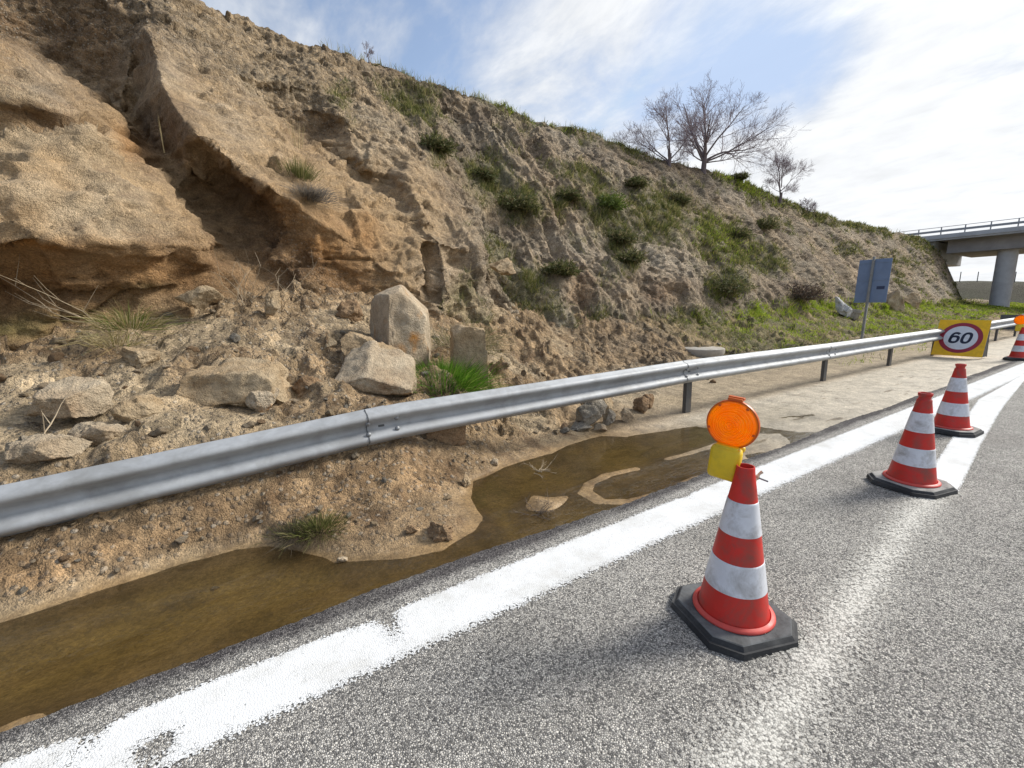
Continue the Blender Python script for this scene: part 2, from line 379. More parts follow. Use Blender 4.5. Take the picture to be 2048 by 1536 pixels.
# ------------------------------------------------------------------ the cut hillside: a sheet t(s, z) shaped by surveyed points, then eroded
def tri_interp(pts, qx, qy, taps=0.0):
    """piecewise-linear surface through (x, y, value) points"""
    xy = [Vector((p[0], p[1])) for p in pts]
    vo, _, fo, ov, _, _ = delaunay_2d_cdt(xy, [], [], 0, 1e-5)
    val = [sum(pts[i][2] for i in o) / len(o) for o in ov]
    vx = np.array([v.x for v in vo]); vy = np.array([v.y for v in vo]); val = np.array(val)
    offs = [(0, 0)] if not taps else [(0, 0), (taps, 0), (-taps, 0), (0, taps), (0, -taps)]
    acc = np.zeros(qx.shape)
    for ox, oy in offs:
        X = (qx + ox).ravel(); Y = (qy + oy).ravel(); R = np.full(X.shape, np.nan)
        order = np.argsort(X); Xs = X[order]; Ys = Y[order]
        for f in fo:
            a, b, c = f[:3]
            lo, hi = np.searchsorted(Xs, min(vx[a], vx[b], vx[c])), np.searchsorted(Xs, max(vx[a], vx[b], vx[c]), 'right')
            if hi <= lo: continue
            x, y = Xs[lo:hi], Ys[lo:hi]
            det = (vy[b] - vy[c]) * (vx[a] - vx[c]) + (vx[c] - vx[b]) * (vy[a] - vy[c])
            if abs(det) < 1e-12: continue
            l1 = ((vy[b] - vy[c]) * (x - vx[c]) + (vx[c] - vx[b]) * (y - vy[c])) / det
            l2 = ((vy[c] - vy[a]) * (x - vx[c]) + (vx[a] - vx[c]) * (y - vy[c])) / det
            l3 = 1 - l1 - l2; m = (l1 > -1e-6) & (l2 > -1e-6) & (l3 > -1e-6)
            idx = order[lo:hi][m]; R[idx] = (l1 * val[a] + l2 * val[b] + l3 * val[c])[m]
        bad = np.isnan(R)
        if bad.any():
            for i in np.where(bad)[0][:200000]:
                k = np.argmin((vx - X[i]) ** 2 + (vy - Y[i]) ** 2); R[i] = val[k]
        acc += R.reshape(qx.shape)
    return acc / len(offs)

def s_columns(s0, s_near, step, s1, grow):
    c = list(np.arange(s0, s_near, step)); d = step
    while c[-1] < s1: d *= grow; c.append(c[-1] + d)
    return np.array(c)
SKY = [(-200, -260), (0, -160), (200, -90), (395, 0), (415, 16), (480, 35), (540, 60), (580, 85), (640, 90), (690, 118), (760, 120), (830, 155), (880, 165), (915, 185),
       (990, 205), (1080, 240), (1130, 250), (1240, 285), (1330, 318), (1405, 342), (1480, 365), (1560, 400), (1640, 430), (1700, 445), (1780, 464),
       (1850, 478), (1900, 503), (1925, 532), (1945, 560)]
SKYP = np.array([at_slope(*p) for p in SKY])
def z_top(s): return np.interp(s, np.append(SKYP[:, 0], [49.5, 80]), np.append(SKYP[:, 2], [1.1, 1.0]))

HILL = [  # (px, py, lateral distance): foot, blocks, spurs, alcove
 (-140, 735, 6.0), (0, 705, 6.1), (100, 668, 6.2), (200, 642, 6.3), (300, 625, 6.4), (450, 605, 6.6), (600, 600, 6.8), (740, 592, 7.0), (830, 605, 6.85),
 (-140, 490, 5.7), (0, 487, 5.72), (80, 478, 5.72), (150, 492, 5.78), (230, 480, 5.9), (300, 492, 6.0), (380, 488, 6.25), (425, 492, 6.5),
 (0, 530, 6.0), (150, 535, 6.02), (300, 540, 6.2), (420, 545, 6.65), (0, 600, 6.15), (150, 600, 6.15), (300, 590, 6.35),
 (0, 380, 5.95), (120, 390, 6.05), (220, 380, 6.2), (310, 400, 6.4), (400, 440, 6.7), (60, 300, 6.4), (170, 300, 6.6), (-140, 380, 5.95),
 (-140, 262, 6.7), (0, 258, 6.75), (60, 256, 6.75), (110, 254, 6.85), (180, 250, 7.0), (212, 270, 7.05), (242, 294, 7.15), (286, 326, 7.2), (318, 352, 7.2), (368, 394, 7.2), (406, 432, 7.25), (442, 474, 7.3), (452, 496, 7.35),
 (0, 247, 6.98), (60, 246, 7.02), (110, 243, 7.12), (165, 240, 7.2), (0, 200, 6.95), (60, 204, 7.0), (110, 216, 7.15), (150, 228, 7.2), (-140, 200, 6.95), (-140, 247, 6.98),
 (0, 150, 7.3), (60, 160, 7.4), (150, 195, 7.7), (200, 225, 7.9), (235, 258, 7.9), (-140, 100, 7.8), (0, 84, 7.8), (50, 110, 7.9), (100, 140, 8.0), (160, 178, 8.15), (212, 205, 8.3), (240, 225, 8.4), (255, 250, 8.35),
 (-140, 50, 12.0), (0, 62, 12.1), (50, 84, 12.1), (105, 118, 12.0), (160, 158, 11.6), (205, 190, 11.2), (235, 205, 10.7), (-140, -40, 12.2), (0, -30, 12.4), (100, 0, 12.3), (190, 15, 11.9), (250, 45, 11.4), (270, 90, 11.0), (-140, -170, 12.6), (0, -160, 12.7), (120, -110, 12.5), (220, -60, 12.2), (285, -10, 11.9), (335, -40, 12.6), (255, 150, 10.8), (240, 190, 10.5),
 (290, 60, 11.0), (330, 30, 11.4), (295, 72, 9.9), (308, 110, 9.45), (325, 170, 8.6), (345, 210, 8.05), (368, 245, 7.6), (396, 272, 7.2),
 (258, 245, 10.5), (266, 205, 10.9), (280, 150, 11.1), (286, 280, 9.9), (306, 300, 9.3), (336, 314, 8.5), (370, 310, 7.9),
 (346, 338, 8.3), (392, 378, 8.25), (430, 422, 8.2), (466, 462, 8.05), (494, 502, 7.7), (520, 545, 7.3),
 (418, 284, 7.15), (442, 306, 7.15), (466, 328, 7.15), (492, 348, 7.12), (518, 364, 7.1), (552, 384, 7.1), (588, 402, 7.1),
 (420, 350, 8.15), (462, 392, 8.1), (505, 428, 7.9), (548, 448, 7.65), (594, 476, 7.35), (620, 520, 7.2), (560, 520, 7.3), (680, 540, 7.15),
 (400, 200, 8.9), (360, 120, 9.9), (440, 160, 9.7), (480, 205, 9.6), (520, 235, 9.5), (560, 270, 9.2), (600, 300, 8.95), (640, 325, 8.8), (690, 355, 8.55), (740, 390, 8.3), (790, 432, 8.0), (812, 462, 7.75),
 (470, 280, 8.0), (540, 330, 8.0), (610, 370, 7.85), (680, 415, 7.7), (740, 450, 7.55), (790, 490, 7.3), (640, 440, 7.2), (700, 480, 7.15), (760, 530, 7.05), (815, 560, 6.95), (825, 520, 7.1), (822, 480, 7.4),
 (420, 110, 11.0), (470, 150, 11.0), (500, 185, 11.2), (545, 228, 11.2), (590, 255, 10.9), (625, 285, 10.5), (655, 305, 10.2), (700, 335, 9.9), (760, 375, 9.4),
 (660, 225, 10.6), (690, 235, 10.3), (700, 280, 9.9), (720, 320, 9.5), (645, 262, 10.9), (600, 215, 11.2), (640, 180, 11.6), (760, 260, 10.2), (820, 300, 9.9), (850, 335, 9.5), (880, 395, 8.8), (868, 300, 10.4), (900, 400, 9.0),
 (800, 372, 8.75), (812, 368, 8.55), (842, 405, 8.1), (862, 440, 7.85), (800, 400, 8.5), (812, 425, 8.15), (845, 455, 7.9), (880, 460, 8.0),
 (838, 474, 7.75), (842, 500, 7.65), (843, 540, 7.5), (845, 585, 7.3), (834, 500, 7.2), (833, 560, 6.95), (852, 478, 7.3), (855, 540, 7.0), (858, 600, 6.8), (880, 480, 7.25), (890, 540, 7.0), (893, 600, 6.75),
 (900, 492, 7.75), (904, 530, 7.6), (908, 590, 7.2), (914, 490, 7.45), (916, 540, 7.2), (922, 600, 6.95), (945, 500, 7.55), (960, 560, 7.35), (975, 610, 7.2), (880, 650, 6.75), (960, 690, 6.9)]
def hill_points():
    pts = []
    for px, py, t in HILL:
        p = at_y(px, py, t); pts.append((p[0], p[2], p[1]))
    for px, py, t in HILL[:9]:
        p = at_y(px, py, t); pts.append((p[0], -.8, t + .15))
    for px in (395, 540, 640, 760, 880, 990, 1130, 1330, 1560, 1780): # the mean slope where nothing else is known
        for py in (0, 100, 200, 300, 400, 500, 600, 650):
            if py < np.interp(px, [p[0] for p in SKY], [p[1] for p in SKY]) - 5: continue
            if px < 960 and py > 60 + (px - 395) * .45: continue
            p = at_slope(px, py); pts.append((p[0], p[2], p[1]))
    for p in SKYP[3:]: pts.append((p[0], p[2], p[1]))
    for s in (-14, -9, -5, 0, 5, 10, 15, 20, 30, 40, 50, 64):
        pts.append((s, 14.0, PLANE_T + 14 / PLANE_K)); pts.append((s, -1.2, 6.2 if s < 0 else 6.4))
    for z in (0, 2, 3.3, 4): pts.append((-14, z, 5.9))
    for z in (5, 7, 9, 11): pts.append((-14, z, 7.5 + (z - 5) * .6))
    for z in (0, 3, 6, 10): pts.append((64, z, PLANE_T + z / PLANE_K))
    return pts
HC = np.concatenate([np.arange(-13, -7.5, .12), s_columns(-7.5, 9.5, .031, 62, 1.0065)])
NZ, NPL = 400, 14
hs = np.repeat(HC[:, None], NZ, 1); zt = z_top(HC)[:, None]
hz = -.3 + (zt + .3) * np.linspace(0, 1, NZ)[None, :]
near = sstep(hs, 9, 2)
ws = hs + (.055 + .29 * (1 - near)) * fbm(hs, hz, hs * 0, .9, 3, seed=3) + .05 * fbm(hs, hz, hs * 0, 4, 3, seed=4)
wz = hz + (.06 + .26 * (1 - near)) * fbm(hs, hz, hs * 0 + 9, .9, 3, seed=5) + .05 * fbm(hs, hz, hs * 0 + 9, 4, 3, seed=6)
ht = tri_interp(hill_points(), ws, wz, .03)
ht = ht + sstep(hs, 38, 50) * np.clip(2.4 - .35 * hz, 0, 2.4)
# the crest rolls over into the plateau behind
pl = np.linspace(0, 1, NPL + 1)[1:][None, :] ** 1.6 * 16
P0 = np.empty((len(HC), NZ + NPL, 3))
P0[:, :NZ, 0], P0[:, :NZ, 1], P0[:, :NZ, 2] = hs, ht, hz
P0[:, NZ:, 0] = HC[:, None]; P0[:, NZ:, 1] = ht[:, -1:] + pl
P0[:, NZ:, 2] = zt + .25 * (1 - np.exp(-pl / 1.0)) + .02 * pl + sstep(HC[:, None], 36, 44) * sstep(HC[:, None], 54, 50) * np.clip(6.2 - zt, 0, 6) * sstep(pl, .5, 5)
def grid_normals(P):
    a = np.gradient(P, axis=0); b = np.gradient(P, axis=1)
    n = np.cross(a, b); n /= np.linalg.norm(n, axis=2, keepdims=True) + 1e-9
    return n
HN = grid_normals(P0)
HN *= np.sign((HN[..., 2:3] - HN[..., 1:2]).mean())
x, y, z = P0[..., 0], P0[..., 1], P0[..., 2]
HPX, HPY, HD = project(P0.reshape(-1, 3)); HPX, HPY, HD = (a.reshape(x.shape) for a in (HPX, HPY, HD))
inf = HD < .5; HPX[inf] = -9999
def spot(px, py, rx, ry, rot=0.0):         # soft elliptical patch of ground cover, centred where that sight line meets the slope
    c, s_ = math.cos(rad(rot)), math.sin(rad(rot)); dx, dy = HPX - px, HPY - py
    return np.exp(-(((dx * c + dy * s_) / rx) ** 2 + ((-dx * s_ + dy * c) / ry) ** 2))
def spots(lst):
    r = np.zeros(x.shape)
    for a in lst: r = np.maximum(r, (a[5] if len(a) > 5 else 1.0) * spot(*a[:5]))
    return r
right = sstep(HPX, 820, 980) * (HPX > 0) + 0.0            # softer, gullied slope beyond the cliff
right = np.where(x > 3.0, np.maximum(right, sstep(x, 3.0, 6.0)), right * sstep(x, -1, 1.5))
high = sstep(z - z_top(x) * .62, -.8, .8)                   # gravelly upper beds
cliff = 1 - right
# erosion
gl = fbm(x * 1.0 + .5 * fbm(x, z, x * 0, .5, 2, seed=11), z * .16, y * .1, .75, 4, .5, seed=12, ridge=True)
fade = (1 - .7 * sstep(x, 5, 14)) * (1 - .8 * sstep(z - z_top(x), -1.0, -.1))
gl2 = fbm(x + .25 * fbm(x, z, x * 0, 1.2, 2, seed=13), z * .22, y * .1, 2.1, 3, .55, seed=14, ridge=True)
disp = right * (-.34 * fade * sstep(gl, .25, .8) + .16 * fade * gl2 + .30 * fbm(x, y, z, .45, 3, seed=15))
near = sstep(x, 9, 2)
strata = fbm(x * .35, y * .35, z * 2.6 + .3 * fbm(x, y, z, .6, 2, seed=21), 1.0, 4, .6, seed=22)
disp += cliff * (.16 * strata + .10 * fbm(x, y, z, .8, 4, .55, seed=23))
disp += cliff * (.10 * gl2 * (.4 + .6 * high))
disp += .085 * fbm(x, y, z, 2.2, 4, .55, seed=24) * (.7 + .5 * right)
gm = np.clip(.35 + .9 * fbm(x, y, z, .55, 3, seed=31) + .75 * high * cliff + .35 * right - .15 * near * (1 - high), 0, 1)   # how stony
det = sstep(HD, 45, 12)
F1, CID = worley(x, y, z, 7.5, seed=41)
F2, _ = worley(x, y, z, 17, seed=42)
disp += gm * (.034 * (.62 - F1) + .022 * (.6 - F2) * det) * (1 + .8 * right)
disp += .026 * fbm(x, y, z, 9, 4, .6, seed=43) * det
rub = np.clip(.25 + 1.3 * fbm(x, y, z, .7, 3, seed=46), 0, 1)
F0, _ = worley(x, y, z, 3.4, seed=47)
disp += right * rub * .07 * (.55 - F0)
disp += cliff * (.036 * fbm(x, y, z * 1.5, 3.0, 4, .6, seed=48, ridge=True) + .018 * fbm(x, y, z, 8, 3, .6, seed=49, ridge=True)) * (.35 + 1.0 * np.clip(.5 + 1.5 * fbm(x, y, z, .9, 3, seed=50), 0, 1))
crag = sstep(fbm(x * .8, y * .8, z * 1.7, 1.3, 4, .55, seed=55), .02, .14); disp += cliff * .05 * crag
fa = .35 + 1.0 * np.clip(.5 + 1.4 * fbm(x, y, z, .6, 3, seed=56), 0, 1)
disp += cliff * fa * (.16 * facet(x, y, z * 1.25, .95, 57) + .06 * facet(x, y, z * 1.2, 2.3, 58) + .032 * facet(x, y, z, 6.0, 59))
disp += right * (.10 * facet(x, y, z, 1.0, 60) + .065 * facet(x, y, z, 2.6, 66) + .04 * facet(x, y, z, 6.5, 67))
pock = sstep(fbm(x, y * .6, z * 1.6, 3.2, 3, seed=45), .18, .42) * cliff; disp -= .02 * pock
lumps = spots([(1345, 565, 45, 38, 20), (1130, 545, 38, 40, 20), (1250, 530, 30, 35, 0), (1240, 590, 40, 25, 20), (1050, 560, 30, 30, 0), (1490, 560, 40, 25, 0), (1590, 585, 35, 28, 0), (960, 500, 40, 60, 25), (1000, 400, 40, 30, 0)])
disp += .18 * lumps
disp *= sstep(np.arange(NZ + NPL)[None, :] * 1.0, NZ + NPL - 1, NZ + 2) * .7 + .3
fx_ = x + .12 * fbm(x, y, z, 2.2, 3, seed=103)
for f_, sd_, am in ((1.05, 104, .075), (2.1, 105, .04)):       # fissures
    p_ = perlin(fx_ * f_, y * f_ * .6, z * f_ * 1.15, sd_); disp -= cliff * am * np.exp(-(p_ / .022) ** 2) * sstep(perlin(x * .9, y * .9, z * .9, sd_ + 5), -.05, .25)
saw = z * 2.1 + .55 * fbm(x * .7, y * .7, z * .3, 1.0, 3, seed=106); saw = saw - np.floor(saw)      # bedding ledges
disp += cliff * .085 * (saw - .5) * sstep(perlin(x * .7, y * .7, z * 1.1, 107), -.12, .25) * sstep(z_top(x) * .75 - z, -.6, .6)
calm = np.clip(1 - .75 * spots([(320, 190, 80, 130, -25)]), 0, 1) * np.clip(1 - .5 * spots([(870, 540, 50, 70, 0)]), 0, 1); disp -= .11 * cliff; disp *= calm
P1 = P0 + HN * disp[..., None]
tuftn = fbm(x, y, z, 1.1, 4, .6, seed=51)
# ------- colour of the beds, with shade painted into alcove, spur side and overhang band
tan, pale, orange = (.44, .305, .17), (.52, .40, .255), (.40, .185, .048)
brown, grey, dark, moss = (.185, .112, .058), (.28, .225, .152), (.14, .10, .065), (.15, .16, .055)
lo = fbm(x, y, z, .5, 4, .55, seed=61); md = fbm(x, y, z, 2.0, 4, .6, seed=62); sm = fbm(x, y, z, 7.0, 3, .6, seed=63)
C = np.empty(P0.shape); C[:] = tan
C = mixc(C, pale, sstep(lo + .4 * md, .02, .35) * .75)
C = mixc(C, (.35, .235, .135), sstep(md + .4 * sm, .05, .4) * .7)
C = mixc(C, grey, np.clip(high * (.75 + .6 * lo) * cliff, 0, 1) * .8)
C = mixc(C, grey, right * sstep(lo + .5 * md, -.25, .25) * .85)
C = mixc(C, (.20, .14, .09), right * sstep(fbm(x, y, z, .8, 4, seed=64), .03, .3) * .8)
ob = spots([(60, 560, 190, 70, 0, .8), (300, 540, 170, 50, 0, .85), (640, 500, 110, 60, 20, 1.0), (700, 560, 60, 60, 0, .6), (270, 285, 50, 22, 35, .9), (560, 430, 90, 40, 20, .6), (60, 500, 200, 22, 0, .9), (430, 300, 60, 20, 40, .3), (1165, 575, 25, 40, 0, .7),
            (1330, 585, 40, 20, 0, .6), (1110, 420, 40, 25, 0, .55), (0, 225, 160, 18, 5, .45), (720, 470, 50, 40, 20, .6)])
C = mixc(C, orange, np.clip(ob * (.80 + .9 * md + .5 * strata), 0, 1))
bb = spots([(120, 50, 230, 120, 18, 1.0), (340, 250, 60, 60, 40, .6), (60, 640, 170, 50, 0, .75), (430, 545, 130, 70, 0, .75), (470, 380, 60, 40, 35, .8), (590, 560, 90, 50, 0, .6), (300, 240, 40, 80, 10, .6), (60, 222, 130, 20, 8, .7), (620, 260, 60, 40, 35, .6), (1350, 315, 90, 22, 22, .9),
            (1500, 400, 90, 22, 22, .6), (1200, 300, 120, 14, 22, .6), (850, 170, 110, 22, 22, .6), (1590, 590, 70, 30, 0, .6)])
C = mixc(C, brown, np.clip(bb * (.85 + .8 * md), 0, 1) * .9)  # brown earth, plus shade put into the alcove, spur side and overhang band
C = mixc(C, (.155, .095, .05), np.clip(spots([(480, 400, 70, 50, 35), (540, 480, 90, 50, 10), (600, 540, 80, 50, 0), (320, 250, 40, 60, 0, .8), (60, 590, 200, 45, 0, .7), (700, 560, 60, 50, 0, .5)]) * (.75 + .9 * md), 0, 1) * .85)  # dark recess earth, plus shade painted on the spur's left face
C = mixc(C, (.16, .14, .05), spots([(40, 655, 110, 28, -8, .8), (290, 570, 40, 10, 0, .6)]) * sstep(md, -.3, .2))
pb = spots([(330, 130, 60, 60, 30, .5), (470, 250, 110, 60, 35, .5), (110, 390, 200, 60, 5, .35), (90, 160, 80, 40, 30, .6), (1080, 640, 90, 50, 35, .8), (1180, 500, 80, 50, 25, .7), (1330, 520, 70, 40, 25, .7), (760, 300, 90, 60, 35, .5), (880, 560, 60, 70, 0, .5),
            (1130, 270, 130, 16, 25, .6), (1480, 395, 90, 15, 25, .7), (1690, 460, 50, 10, 25, .7), (1900, 580, 60, 20, 0, .6), (1960, 590, 30, 30, 0, .4)])
C = mixc(C, (.50, .43, .33), np.clip(pb * (.7 + .8 * md), 0, 1) * .85)
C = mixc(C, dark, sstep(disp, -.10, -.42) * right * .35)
# ------- where things grow
G = spots([(820, 195, 70, 38, 30, .9), (870, 170, 40, 14, 20, .5), (1010, 205, 90, 20, 22, 1.0), (1120, 240, 70, 14, 20, .9), (880, 290, 26, 40, 0, .9), (985, 355, 40, 60, -20, .95), (1040, 405, 60, 35, 20, 1.0), (1130, 400, 40, 30, 0, .7), (1215, 420, 45, 50, 20, 1.0),
           (1245, 470, 30, 34, 0, 1.0), (1255, 520, 26, 34, 0, 1.0), (1000, 500, 45, 40, 40, .7), (1060, 570, 50, 60, 35, .8), (1090, 610, 50, 30, 20, .7), (1320, 430, 80, 60, 25, .9), (1180, 360, 80, 30, 25, .7), (1440, 480, 110, 50, 30, .95), (1520, 510, 70, 40, 30, .7),
           (1450, 570, 45, 35, 0, .9), (1210, 650, 60, 40, 20, .7), (1240, 690, 60, 30, 20, .8), (1140, 660, 60, 50, 30, .5), (1400, 645, 110, 26, 5, .9), (1530, 635, 90, 28, 8, 1.0), (1660, 622, 110, 22, 5, 1.0), (1800, 622, 110, 24, 3, 1.0), (1900, 615, 60, 16, 0, .8),
           (1330, 300, 90, 16, 22, .7), (1480, 372, 70, 14, 25, .9), (1600, 420, 90, 14, 22, .8), (1720, 450, 80, 14, 18, .7), (1240, 285, 90, 14, 22, .8), (680, 190, 40, 30, 30, .45), (700, 240, 30, 20, 0, .3), (1700, 500, 40, 16, 20, .5), (1800, 520, 70, 20, 20, .35), (1840, 490, 60, 18, 20, .5), (920, 590, 40, 60, 30, .6), (960, 640, 60, 30, 30, .6)])
GRASS = np.clip(G * 1.2 + .75 * tuftn - .12, 0, 1) * sstep(G, .08, .35)
GRASS = np.maximum(GRASS, .42 * right * sstep(tuftn + .3 * fbm(x, y, z, .3, 2, seed=53), .05, .35))
C *= (1 - right * .0 * (1 - spots([(1100, 560, 120, 60, 20), (1330, 540, 120, 50, 25), (1200, 500, 90, 50, 20), (760, 300, 90, 60, 35)])))[..., None]
C = mixc(C, C.mean(2, keepdims=True) * np.array((1.12, 1.0, .82)), right * .35)
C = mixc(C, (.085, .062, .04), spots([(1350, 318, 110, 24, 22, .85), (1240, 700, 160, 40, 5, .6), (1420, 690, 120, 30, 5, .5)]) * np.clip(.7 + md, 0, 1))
C = mixc(C, moss, GRASS * .62)
wetv = spots([(40, 670, 150, 40, -5, .5)])
HILL_P, HILL_N, HILL_G = P1, HN, GRASS
M_EARTH = m_earth()
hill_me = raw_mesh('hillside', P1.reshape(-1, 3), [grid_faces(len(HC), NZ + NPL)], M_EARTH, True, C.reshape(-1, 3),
                   {'pebble': np.clip(gm * 1.1, 0, 1).ravel(), 'wet': wetv.ravel()})
tag(obj('hillside', hill_me), 'steep eroded tan earth cutting with gullies above the guardrail', 'hillside', kind='structure')

# ------------------------------------------------------------------ the verge between road and cliff: mud, ponds, rubble
WATER_Z = -.03
def verge_points():
    pts = []
    def Z(px, py, zz):
        p = at_z(px, py, zz); pts.append((p[0], p[1], zz))
    def T(px, py, t):
        p = at_y(px, py, t); pts.append((p[0], p[1], p[2]))
    for a in ((-60, 1262), (0, 1240), (120, 1205), (250, 1162), (350, 1130), (470, 1097), (545, 1088), (600, 1096), (650, 1112), (720, 1120), (800, 1116), (880, 1100), (940, 1065), (962, 1030), (938, 992), (940, 962), (1000, 936), (1100, 906), (1250, 872), (1400, 850), (1470, 842)): Z(*a, WATER_Z + .002)
    for a in ((-60, 1400, -.10), (100, 1330, -.10), (300, 1240, -.105), (500, 1170, -.09), (650, 1160, -.08), (750, 1158, -.07), (850, 1132, -.05), (950, 1085, -.045), (0, 1440, -.04), (60, 1432, -.026), (0, 1480, -.015), (130, 1400, -.05), (200, 1385, -.045), (330, 1320, -.06), (450, 1285, -.06), (700, 1190, -.06), (900, 1118, -.042),
              (1000, 1030, -.08), (1040, 980, -.07), (1085, 1000, .005), (1115, 1003, -.008), (1060, 1020, -.03), (1130, 1010, -.04), (1060, 945, -.085), (1200, 905, -.085), (1330, 880, -.06), (1290, 960, -.052), (1240, 972, -.05), (1330, 900, -.05), (1160, 985, -.05),
              (1350, 925, -.05), (1420, 930, -.05), (1340, 965, -.05), (1400, 905, -.045), (1440, 890, -.04), (1500, 868, -.03), (1480, 850, -.031), (1560, 846, -.016), (1600, 833, -.031), (1625, 829, -.031), (1650, 820, -.014), (1550, 890, -.022), (1480, 905, -.026), (1570, 865, -.034), (1540, 872, -.018), (1100, 1042, -.055), (1200, 1022, -.05), (1300, 1000, -.045), (1380, 972, -.038), (1700, 800, -.01), (1800, 770, -.008)): Z(*a)
    for a in ((0, 1095, .20), (150, 1055, .22), (300, 1010, .26), (500, 955, .30), (700, 900, .36), (808, 885, .36), (880, 885, .26), (1000, 850, .12), (1150, 822, .045), (1260, 800, .03), (1379, 828, .0), (400, 1080, .05), (560, 1060, .06), (650, 1000, .13), (700, 955, .22), (800, 1000, .09), (850, 1040, .05), (700, 1085, .035), (900, 955, .07), (980, 905, .05), (1050, 875, .04), (1200, 850, .012), (640, 1060, .07), (100, 1140, .10), (200, 1100, .11), (0, 1180, .06), (1300, 850, .0), (1050, 826, .13), (1180, 798, .09), (1290, 785, .06), (1100, 800, .16)): Z(*a)
    for a in ((-100, 960, 4.0), (-100, 800, 5.0), (-100, 735, 6.1), (0, 935, 4.0), (0, 850, 4.6), (0, 760, 5.3), (0, 705, 6.1), (200, 900, 4.0), (200, 800, 4.9), (200, 715, 5.7), (200, 645, 6.4), (450, 855, 4.0), (450, 750, 4.9), (450, 650, 6.0), (450, 608, 6.7), (700, 815, 4.0), (700, 720, 5.0), (700, 640, 6.2), (740, 595, 7.1),
              (330, 680, 6.0), (560, 640, 6.1), (620, 700, 5.4), (900, 772, 4.5), (900, 740, 5.1), (900, 690, 6.0), (880, 640, 6.95), (1060, 752, 5.6), (1060, 722, 6.2), (1060, 680, 7.0), (1200, 745, 6.2), (1200, 715, 6.8), (1200, 680, 7.4), (560, 780, 4.6), (350, 770, 4.8)): T(*a)
    for s in (7, 9, 11, 14, 18, 24, 32, 42, 64):
        k = sstep(np.array(float(s)), 20, 44)
        for t, zz in ((2.3, -.012), (3.0, -.008), (3.65, .0), (5.0, .02), (6.3, .20 + .25 * k), (7.4, .62 + .1 * k), (8.8, 1.5 - .65 * k), (10.5, 2.2 - 1.2 * k)): pts.append((s, t, zz))
    for s in (-13, -8, -6): 
        for t, zz in ((2.3, -.02), (3.0, .05), (3.6, .25), (5, .9), (6.2, 1.2), (8, 1.5), (10.5, 1.6)): pts.append((s, t, zz))
    for s in (-1, 2, 5): pts.append((s, 8.8, 1.6)); pts.append((s, 10.5, 1.7))
    for s in np.arange(-14, 66, 2.0): pts.append((s, 1.6, -.07)); pts.append((s, 2.16, -.07 if s < 3 else -.012))
    for s in np.arange(-13, 3, 1.0): pts.append((s + .5, 2.24, -.055))
    return pts
VC = np.concatenate([np.arange(-12.5, -6.5, .10), s_columns(-6.5, 7.5, .024, 63, 1.0085)]); VT = np.concatenate([np.arange(1.7, 4.2, .02), np.arange(4.2, 9.6, .034)])
vs_, vt_ = np.meshgrid(VC, VT, indexing='ij')
o0 = vs_ * 0
wx = vs_ + .035 * fbm(vs_, vt_, o0, 2.2, 3, seed=71); wy = vt_ + .035 * fbm(vs_, vt_, o0 + 5, 2.2, 3, seed=72)
vz0 = tri_interp(verge_points(), wx, wy, .025)
rough = sstep(vz0, -.005, .10) * (1 - .75 * sstep(vs_, 4.3, 6.5) * sstep(vt_, 6.0, 5.2)) * (1 - .3 * sstep(vs_, 20, 40))
hill_t = np.interp(vs_[:, 0], HC, P0[:, 40, 1])[:, None]
behind = sstep(vt_, 3.6, 4.2)
f3, _ = worley(vs_, vt_, vz0 * 0, 3.1, seed=73); f8, c8 = worley(vs_, vt_, vz0 * 0 + 3, 8.0, seed=74); f20, _ = worley(vs_, vt_, vz0 * 0 + 7, 19, seed=75)
n2 = fbm(vs_, vt_, o0, 1.6, 5, .55, seed=76); n6 = fbm(vs_, vt_, o0, 6, 4, .55, seed=77)
clod = np.clip(.25 + 1.1 * fbm(vs_, vt_, o0, .9, 3, seed=78), 0, 1)
calmT = .30 + .85 * sstep(fbm(vs_, vt_, o0, .75, 3, seed=101) + .12 * sstep(vs_, -.5, 2.0), -.12, .22)
fcA = facet(vs_, vt_, o0, 2.4, 68); fcB = facet(vs_, vt_, o0 + 3, 6.5, 69); fcC = facet(vs_, vt_, o0 + 5, 15, 70)
rdg = fbm(vs_, vt_, o0, 1.5, 4, .55, seed=86, ridge=True)
dz = rough * (.055 * behind * facet(vs_, vt_, o0 + 8, 1.1, 102)) + rough * calmT * ((.10 + .14 * behind) * n2 + (.05 + .07 * behind) * n6 + .11 * behind * rdg + clod * ((.03 + .05 * behind) * (.55 - f3) + .04 * (.55 - f8) + .02 * (.55 - f20)) + (.04 + .075 * behind) * fcA + (.03 + .04 * behind) * fcB + .018 * fcC)
dz += .004 * n6 * (1 - rough) + .0035 * fbm(vs_ * .35, vt_ * 3.2, o0, 2.2, 3, seed=79) * sstep(vs_, 3, 5)
dz += .006 * fbm(vs_, vt_, o0, 14, 3, seed=80) * sstep(vz0, -.025, .03) * sstep(vs_, 7, 4)
for px, py, t in ((770, 800, 4.4), (818, 745, 5.2), (482, 812, 4.45), (945, 755, 4.85), (135, 825, 4.45), (752, 745, 4.9)):     # bedded ground round the big blocks
    q = at_y(px, py, t); k_ = np.exp(-((vs_ - q[0]) / .42) ** 2 - ((vt_ - q[1]) / .40) ** 2); dz = dz * (1 - .8 * k_) - .05 * k_
VZ = vz0 + dz
